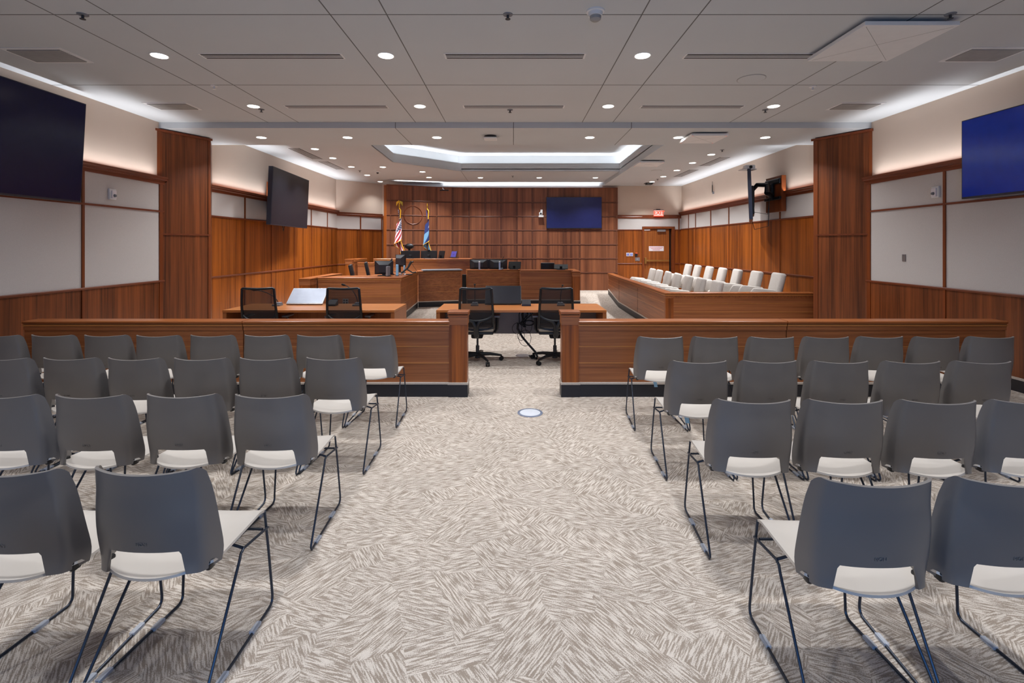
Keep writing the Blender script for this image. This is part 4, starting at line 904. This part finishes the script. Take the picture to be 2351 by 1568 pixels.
def micpanel(label, cx, cy, z, s=.6, drop=.06, led=True):
    t = thing('ceiling_microphone_panel', label, 'ceiling microphone', (cx, cy, z))
    MB().box(-s/2, s/2, -s/2, s/2, -drop, -drop+.035, .003).obj('panel', 'board', t, False, False)
    MB().box(-s/2+.1, s/2-.1, -s/2+.1, s/2-.1, -drop+.035, 0).obj('mounting_frame', 'dkgrey', t, False, False)
    j_ = MB()
    for s1 in (-1, 1): j_.prism([(-s/2+.03, s1*(-s/2+.03)-.0015), (s/2-.03, s1*(s/2-.03)-.0015), (s/2-.03, s1*(s/2-.03)+.0015), (-s/2+.03, s1*(-s/2+.03)+.0015)], -drop-.0005, -drop)
    j_.obj('panel_creases', 'vent', t, False, False)
    if led:
        l_ = MB()
        for a in (-1, 1):
            for c_ in (-1, 1): l_.cyl((a*(s/2-.03), c_*(s/2-.03), -drop-.002), (a*(s/2-.03), c_*(s/2-.03), -drop), .008, seg=8)
        l_.obj('corner_lights', 'led', t, False, False)
micpanel('large white square microphone panel on the near right of the main ceiling', 3.36, 4.47, ZM, .8, .07, False)
Y = F*(ZS-.06-EYE)/(CY-320); micpanel('white square microphone panel with red corner lights on the soffit beam', gx(1615, Y), Y+.02, ZS, .6, .06)
Y = F*(ZR-.06-EYE)/(CY-378); micpanel('white square microphone panel beside the bench coffer', gx(1489, Y), Y, ZR, .58, .06)
def speaker(label, px, py, z, r=.14):
    Y = F*(z-EYE)/(CY-py); t = thing('ceiling_speaker', label, 'speaker', (gx(px, Y), Y, z))
    MB().lathe([(r, 0), (r*.98, -.006), (r*.9, -.007), (.001, -.007)], (0, 0, 0), 32).obj('speaker_grille', 'white', t, True, False); MB().lathe([(r*1.03, 0), (r*1.03, -.004), (r*.97, -.004), (r*.97, 0)], (0, 0, 0), 32).obj('speaker_rim', 'ventg', t, True, False)
speaker('round flush ceiling speaker between the right slot diffusers', 1725, 181, ZM, .15); speaker('round flush speaker over the jury behind the microphone panel', 1507, 391.5, ZR, .13)
Y = F*(ZS-.05-EYE)/(CY-319); t = thing('wireless_access_point', 'dark topped white access point dome in the middle of the soffit beam', 'access point', (gx(1126, Y), Y, ZS))
MB().lathe([(.1, 0), (.1, -.03), (.07, -.035)], (0, 0, 0), 20).obj('mount_plate', 'black', t, True, False); MB().box(-.11, .11, -.11, .11, -.062, -.034, .02).obj('dome', 'board', t, True, False)
Y = F*(ZR-.05-EYE)/(CY-424); t = thing('ceiling_projector_box', 'small black box on the ceiling above the exit door', 'ceiling box', (gx(1490, Y), Y, ZR))
MB().box(-.09, .09, -.1, .1, -.05, 0, .006).obj('box_body', 'black', t, False, False); MB().box(-.13, .13, -.12, .12, -.012, 0).obj('mount_flange', 'dkgrey', t, False, False)
Y = F*(ZB-.03-EYE)/(CY-397); t = thing('dome_camera', 'tiny dark dome camera by the downlights left of the coffer', 'camera', (gx(867, Y), Y, ZB))
MB().lathe([(.06, 0), (.058, -.015), (.04, -.02)], (0, 0, 0), 18).obj('dome_collar', 'board', t, True, False); MB().ball((0, 0, -.02), .036).obj('dome_lens', 'black', t, True, False)

# ------------------------------------------------------------------ floor boxes and cables
Y = EYE*F/(948-CY); t = thing('floor_box', 'round white floor box lid in the aisle carpet', 'floor box', (gx(1217, Y), Y, 0))
MB().lathe([(.121, 0), (.121, .004), (.099, .006), (.099, 0)], (0, 0, 0), 36).obj('metal_ring', 'ringb', t, True, False); MB().lathe([(.0005, .005), (.098, .005), (.098, .0)], (0, 0, 0), 36).obj('lid', 'glassw', t, False, False)
Y = EYE*F/(816.5-CY); t = thing('floor_box', 'round grey floor box under the counsel table where the cables enter', 'floor box', (gx(1200, Y), Y, 0))
MB().lathe([(.1, 0), (.1, .005), (.001, .007)], (0, 0, 0), 28).obj('lid', 'plate', t, True, False)
t = thing('cable_bundle', 'black cable bundle hanging under the counsel table to the floor box', 'cables', (gx(1210, 6.95), 6.95, 0))
b = MB()
for k in range(9):
    x = gx(1195+k*3, 6.95); e = gx(1203+k*.6, 6.95)
    b.tube([(x, 6.97, .71), (x+random.uniform(-.03, .03), 6.93, .62), (gx(1200, 6.95)+random.uniform(-.05, .05), 6.93, .5), (e, 6.93, .44)], .006, 6)
b.tube([(gx(1214+12*math.cos(a), 6.95), 6.92, .50+.035*math.sin(a)) for a in [2*PI*k/12 for k in range(12)]], .008, 6, True); b.obj('hanging_cables', 'blackm', t, True)
P = [(gx(1190, 6.95), 6.93, .5), (gx(1188, 6.95), 6.92, .42), (gx(1199, 6.92), 6.92, .3), (gx(1213, 6.9), 6.9, .2), (gx(1229, 6.85), 6.85, .1), (gx(1234, 6.8), 6.82, .04), (gx(1232, 6.8), 6.8, .02), (gx(1216, 6.97), 7.0, .012)]
MB().tube(P, .016, 8).obj('cable_sleeve', 'black', t, True)
b = MB()
for cx_, w, z0, z1 in ((1187, 11, .34, .5), (1213, 9, .36, .66), (1205, 14, .17, .4), (1196, 8, .25, .38)):
    b.tube([(gx(cx_+w*math.cos(a), 6.95), 6.92+.02*math.sin(a*2), (z0+z1)/2+(z1-z0)/2*math.sin(a)) for a in [2*PI*k/20 for k in range(20)]], .0035, 5, True)
b.obj('loose_loops', 'blackm', t, True)

# ------------------------------------------------------------------ light
def area(name, loc, rot, sx, sy, power, col=(1, 1, 1), spread=180, shape='RECTANGLE'):
    L = bpy.data.lights.new(name, 'AREA'); L.shape = shape; L.size = sx; L.size_y = sy; L.energy = power; L.color = col; L.spread = R(spread)
    o = bpy.data.objects.new(name, L); C.objects.link(o); o.location = loc; o.rotation_euler = rot; return o
WARM = (.95, .975, 1); COOL = (.93, .95, 1)
PW = {'downlights on the main ceiling': 17, 'downlights on the soffit beam': 22, 'downlights over the jury box': 32, 'downlights along the left courtroom wall': 36, 'downlights around the bench coffer': 27}
for yy in (3.13, 1.36):           # the rows of the same lamps overhead and behind the camera
    for x in (-3.59, -1.293, 1.307, 3.59): LAMPS.append((x, yy, ZM-.012, 'downlights on the main ceiling'))
for k, (x, y, z, g) in enumerate(LAMPS): area('downlight_lamp', (x, y, z), (0, 0, 0), .15, .15, PW[g]*(.22 if y > 15.3 and x < -4 else .74 if abs(x) > 3.5 and y < 8 else 1.04), WARM, 128 if 'soffit' in g else 106, 'DISK')
# cove strips behind the crown rails and in the coffer (pointing up)
def strip(x0, y0, x1, y1, z, w, power, tilt=0, spread=100):
    L = math.hypot(x1-x0, y1-y0); a = math.atan2(y1-y0, x1-x0)
    o = area('cove_strip', ((x0+x1)/2, (y0+y1)/2, z), (0, 0, 0), L, w, power*L, COOL, spread); o.rotation_euler = (PI+tilt, 0, a)
    return o
CZ = 2.677
strip(XL+.065, -2.4, XL+.065, 7.45, CZ-.047, .025, 5, .28, 120); strip(XR-.065, -2.4, XR-.065, 7.45, CZ-.047, .025, 5, -.28, 120)
strip(-XC+.07, 8.8, -XC+.07, 14.9, 2.70-.036, .025, 7, .42, 130); strip(XC-.07, 8.8, XC-.07, 15.6, 2.70-.036, .025, 5.5, -.42, 130)
for (xa, ya), (xb, yb) in zip(up, up[1:]+up[:1]):
    n = Vector((-(yb-ya), xb-xa)).normalized()*-.16
    strip(xa+n.x, ya+n.y, xb+n.x, yb+n.y, ZB+.085, .05, 3.6)
strip(-3.7, 15.2, -2.3, 15.6, WZ+.03, .04, 3); strip(-2.3, 15.725, 2.8, 15.725, WZ+.03, .04, 3.5)
# unseen blue fill added behind the camera to tint the chair backs
for a, c in wins: area('window_daylight', ((a+c)/2, YREAR-.2, 1.375), (PI/2, 0, 0), c-a, 2.25, 80, (.05, .38, 1))
wd = bpy.data.worlds.new('World'); bpy.context.scene.world = wd; wd.use_nodes = True
wd.node_tree.nodes['Background'].inputs[0].default_value = (.5, .7, 1, 1); wd.node_tree.nodes['Background'].inputs[1].default_value = .6

# ------------------------------------------------------------------ camera
cam = bpy.data.cameras.new('camera'); co = bpy.data.objects.new('camera', cam); C.objects.link(co)
co.location = (0, 0, EYE); co.rotation_euler = (PI/2, 0, 0); cam.sensor_width = 36; cam.lens = 36*F/2351
cam.shift_x = -(CX-1175.5)/2351; cam.shift_y = (CY-784)/2351; cam.clip_start = .05
sc = bpy.context.scene; sc.camera = co
sc.view_settings.view_transform = 'Standard'; sc.view_settings.look = 'None'; sc.view_settings.gamma = 1; sc.view_settings.use_curve_mapping = False
sc.view_settings.exposure = 0
sc.cycles.max_bounces = 6; sc.cycles.diffuse_bounces = 4; sc.cycles.glossy_bounces = 3; sc.cycles.transparent_max_bounces = 12; sc.cycles.sample_clamp_indirect = 6
